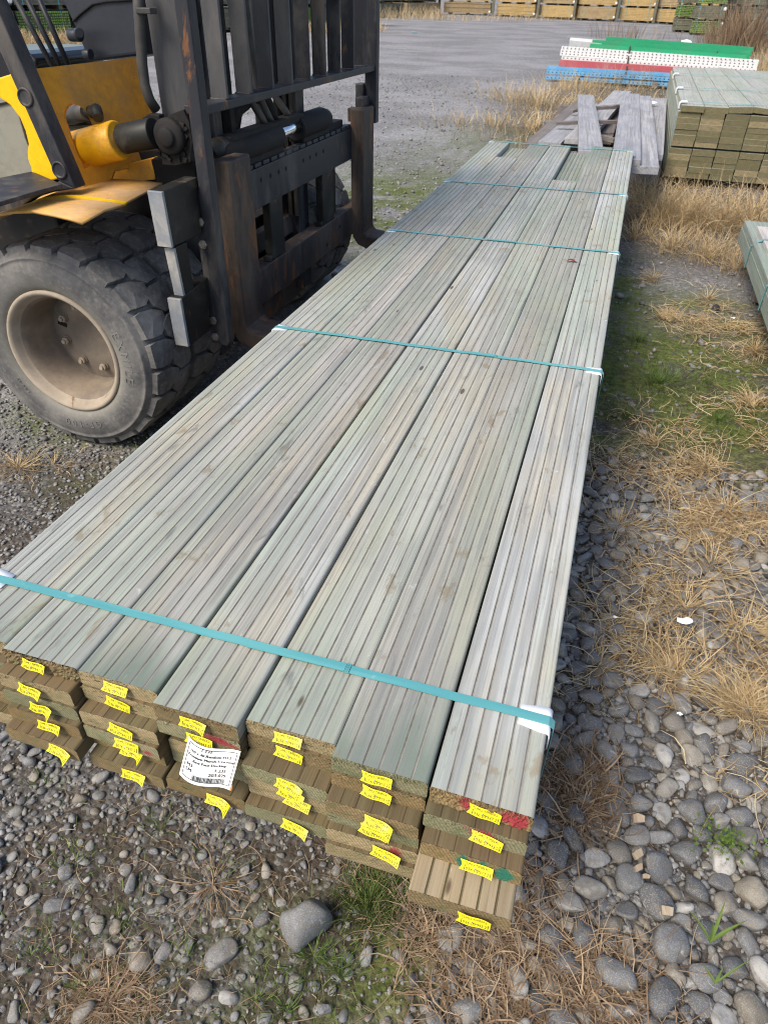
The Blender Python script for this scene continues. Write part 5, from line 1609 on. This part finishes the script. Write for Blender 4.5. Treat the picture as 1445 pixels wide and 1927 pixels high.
for u, v0, v1, lab in ((1178, 88, 152, 'rusty steel band round the bundle, left'), (1342, 98, 162, 'rusty steel band round the bundle, right'), (1086, 117, 150, 'rusty band round the blue uprights')):
    m = MB(); pts = [UY(u + (5 if i == 0 else 0), v0 + (v1 - v0) * i / 5, 15.45 - .85 * i / 5 if lab[6] != 'b' else 14.93 - .2 * i / 5) for i in range(6)]
    pts = [UY(u + 7 - 10 * i / 5, v0 + (v1 - v0) * i / 5, 15.5 - .75 * i / 5) for i in range(6)]
    m.tube(pts, .014, 6); o = m.build('steel_band', STRAPB, None); tag(o, lab, 'band')
for i, x in enumerate((-.2, 1.2, 2.4)):
    m = MB(); m.box((0, 0, 0), (.1, 1.5, .09)); o = m.build('timber_bearer', DARKB, None, .004); o.location = (x, 15.3, .045)
    tag(o, ('left', 'middle', 'right')[i] + ' bearer block under the coloured rack beams', 'bearer')

# ------------------------------------------------------------------ walls of stacked timber across the yard
YW1 = wood('yellow new pine', (.52, .36, .15), (.46, .31, .125), (.56, .41, .20), mottle=.3, gscale=.3)
YW2 = wood('tan new pine', (.42, .30, .155), (.36, .27, .155), (.47, .35, .19), mottle=.3, gscale=.3)
OLD = wood('grey green stacked pine', (.175, .175, .125), (.135, .14, .10), (.21, .19, .13), mottle=.5, gscale=.3)
GREENEND = worn('green painted board ends', (.15, .32, .05), (.30, .36, .09), .5, 9, rough=.7)
def stack(name, label, A, w, d, h, n, mat, nz=1, wrap=True, ends=None, posts=True, gap=.09, yaw=0.0, group='timber packs stacked round the yard', z0=.12):
    """n packs high is split by the caller: one pack of boards on bearers"""
    e = empty(name, A, yaw, label, 'timber pack', group)
    rr = random.Random(label)
    m = MB(); bt = h / n
    for i in range(n):
        m.box((w / 2 + rr.uniform(-.015, .015), d / 2 + rr.uniform(-.015, .015), bt * (i + .5)), (w, d, bt * .93), None, 0)
    o = m.build('board_stack', [mat], e, .004)
    m = MB()
    for q in (.12, .5, .88): m.span((w * q - .05, .02, -gap), (w * q + .05, d, -.002))
    m.build('bearer', OLD, e, .003)
    for q in (.16, .84):
        m = MB(); m.span((w * q, -.006, 0), (w * q + .03, -.001, h)); m.span((w * q, -.006, h), (w * q + .03, d, h + .004)); m.build('strap', STRAP, e)
    if wrap:
        m = MB()
        m.lathe([(.001, -.02), (.05, -.025), (.07, -.01), (.065, .02), (.001, .03)], (w - .03, -.01, .10 if wrap == 1 else h * .8), 'Y', 10)
        m.build('wrapper_knot', WPL, e)
    if ends is not None:
        m = MB(); b_ = .06
        nx_ = int(w / b_); nz_ = int(h / b_)
        for i in range(nx_):
            for j in range(nz_):
                if rr.random() < .85: m.lathe([(.0005, -.03), (.020, -.03), (.026, -.02), (.026, 0)], ((i + .5) * w / nx_, 0, (j + .5) * h / nz_), 'Y', 6, 0)
        m.build('painted_ends', ends, e)
    return e
YR = [(834, 921), (933, 1004), (1016, 1076), (1084, 1154), (1164, 1226), (1232, 1275), (1290, 1345)]
tone = ['golden', 'pale golden', 'deep golden', 'greyed golden', 'bright golden', 'honey', 'dull golden']
for ci, (u0, u1) in enumerate(YR):
    vv = 27 + (u0 - 834) * .045
    A = UZ(u0, vv, 0); B = UZ(u1, vv + 2.5, 0)
    d = (B - A); yaw = math.atan2(d.y, d.x); w = d.length
    hh = .62
    for lv in range(3):
        c = Vector((A.x, A.y, .12 + lv * (hh + .10)))
        lab = '%s pine pack, %s row up, %s of seven columns of the far yellow stack' % (tone[ci], ('bottom', 'second', 'third')[lv], ('first', 'second', 'third', 'fourth', 'fifth', 'sixth', 'seventh')[ci])
        stack('timber_pack', lab, c, w, 2.2, hh, 8, (YW1 if (ci + lv) % 3 else YW2) if ci not in (0,) or lv == 0 else YW1, yaw=yaw, wrap=1)
    # timber stake between the columns
    m = MB(); m.box((0, 0, 1.1), (.16, .14, 2.2)); o = m.build('stake', OLD, None, .01); o.location = A + Vector((-w * .08, -.25, 0))
    tag(o, 'grey stake left of the %s column of the far pine stack' % ('first', 'second', 'third', 'fourth', 'fifth', 'sixth', 'seventh')[ci], 'stake')
# darker packs with painted ends, nearer and to the right
for ci, (u0, u1, v, mat, nm, en) in enumerate(((1262, 1293, 60, OLD, 'narrow dark', None), (1296, 1336, 66, OLD, 'speckled green-ended', GREENEND), (1338, 1396, 66, OLD, 'grey plain', None), (1398, 1470, 64, OLD, 'far right mossy', GREENEND))):
    A = UZ(u0, v, 0); w = (UZ(u1, v, 0) - A).length
    for lv in range(5):
        stack('timber_pack', '%s pack in row %s of the dark stack at the top right' % (nm, ('one', 'two', 'three', 'four', 'five')[lv]), Vector((A.x, A.y - (.0), .08 + lv * .52)), w, 3.0, .44, 7, mat, wrap=2 if ci < 2 else 0, ends=en if (en and lv in (0, 2, 3, 4)) else (GREENEND if (ci == 0 and lv in (1, 4)) else None), gap=.07, yaw=-.02)
# packs seen behind the forklift
for ci, (u0, u1, v, lvls) in enumerate(((-60, 40, 84, 2), (44, 140, 80, 2), (150, 262, 76, 2), (270, 380, 70, 2), (400, 540, 62, 3), (548, 600, 56, 3), (604, 700, 52, 3), (716, 760, 34, 2), (766, 826, 30, 2))):
    A = UZ(u0, v, 0); B = UZ(u1, v - 3, 0); d = B - A; w = d.length; yaw = math.atan2(d.y, d.x)
    hgt = .55
    for lv in range(lvls):
        stack('timber_pack', 'grey green pack behind the forklift, %s of nine columns from left, %s level' % (('first', 'second', 'third', 'fourth', 'fifth', 'sixth', 'seventh', 'eighth', 'ninth')[ci], ('ground', 'second', 'third')[lv]), Vector((A.x, A.y, .14 + lv * .68)), w, 2.2, hgt, 9, OLD if ci < 8 else YW2, yaw=yaw, wrap=1, ends=GREENEND if (ci in (1, 5) and lv == 0) else None, gap=.10)
# concrete block and red post at the far right
CONC = plain('stained concrete', (.36, .33, .28), .9, var=.3, scale=2.5, bump=.4)
m = MB(); A = UZ(1410, 66, 0); m.span((-.1, 0, 0), (1.9, 1.2, 1.9)); o = m.build('concrete_block', [CONC, HOLE], None, .05); o.location = A
tag(o, 'big weathered concrete block at the top right', 'concrete block')
m = MB(); m.lathe([(.0005, -.006), (.09, -.006), (.09, 0)], (.45, 0, 1.05), 'Y', 16); h_ = m.build('lifting_hole', HOLE, o)
m = MB(); A = UZ(1436, 92, 0); m.span((0, 0, 0), (.7, .10, 1.9)); m.span((0, -.03, 0), (.06, 0, 1.9)); o = m.build('red_post', worn('dull red paint', (.22, .03, .03), (.2, .09, .08), .4, 2), None, .008); o.location = A
tag(o, 'dull red steel post at the right edge beside the concrete block', 'post')
# dead weeds standing by the right-hand stack
wp = []
for u, v, c, sp, l in ((1375, 96, 240, .5, 1.5), (1400, 98, 260, .5, 1.6), (1350, 92, 120, .4, 1.0), (1150, 70, 70, .8, .9), (1190, 80, 60, .6, .7), (1330, 84, 120, .5, .8), (1420, 100, 160, .5, 1.0)):
    wp.append(tuft_px(u, v, c, sp, 1.0, 1.5, l * .5, l, -.1, .5, .010, .024, t0=.0, t1=.8))
blades('dead_weeds', np.concatenate(wp), DEADBROWN, 'tall dead brown weeds by the stacks at the top right', 'weeds')
vp = []
for u0, u1, v, c, l in ((700, 830, 34, 260, .9), (20, 200, 92, 700, .5), (540, 720, 58, 240, .5), (830, 1090, 36, 260, .45), (-60, 120, 118, 300, .3), (560, 700, 62, 160, .3)):
    for q in range(c):
        u = u0 + (u1 - u0) * random.random(); p = UZ(u, v + random.uniform(-3, 5), 0)
        vp.append(tuft(p.x, p.y, 3, .12, .8, 1.5, l * .4, l, .1, 1.0, .010, .022, t0=.25))
blades('far_dry_grass', np.concatenate(vp), STRAW, 'dry grass along the foot of the far stacks', 'dry grass')
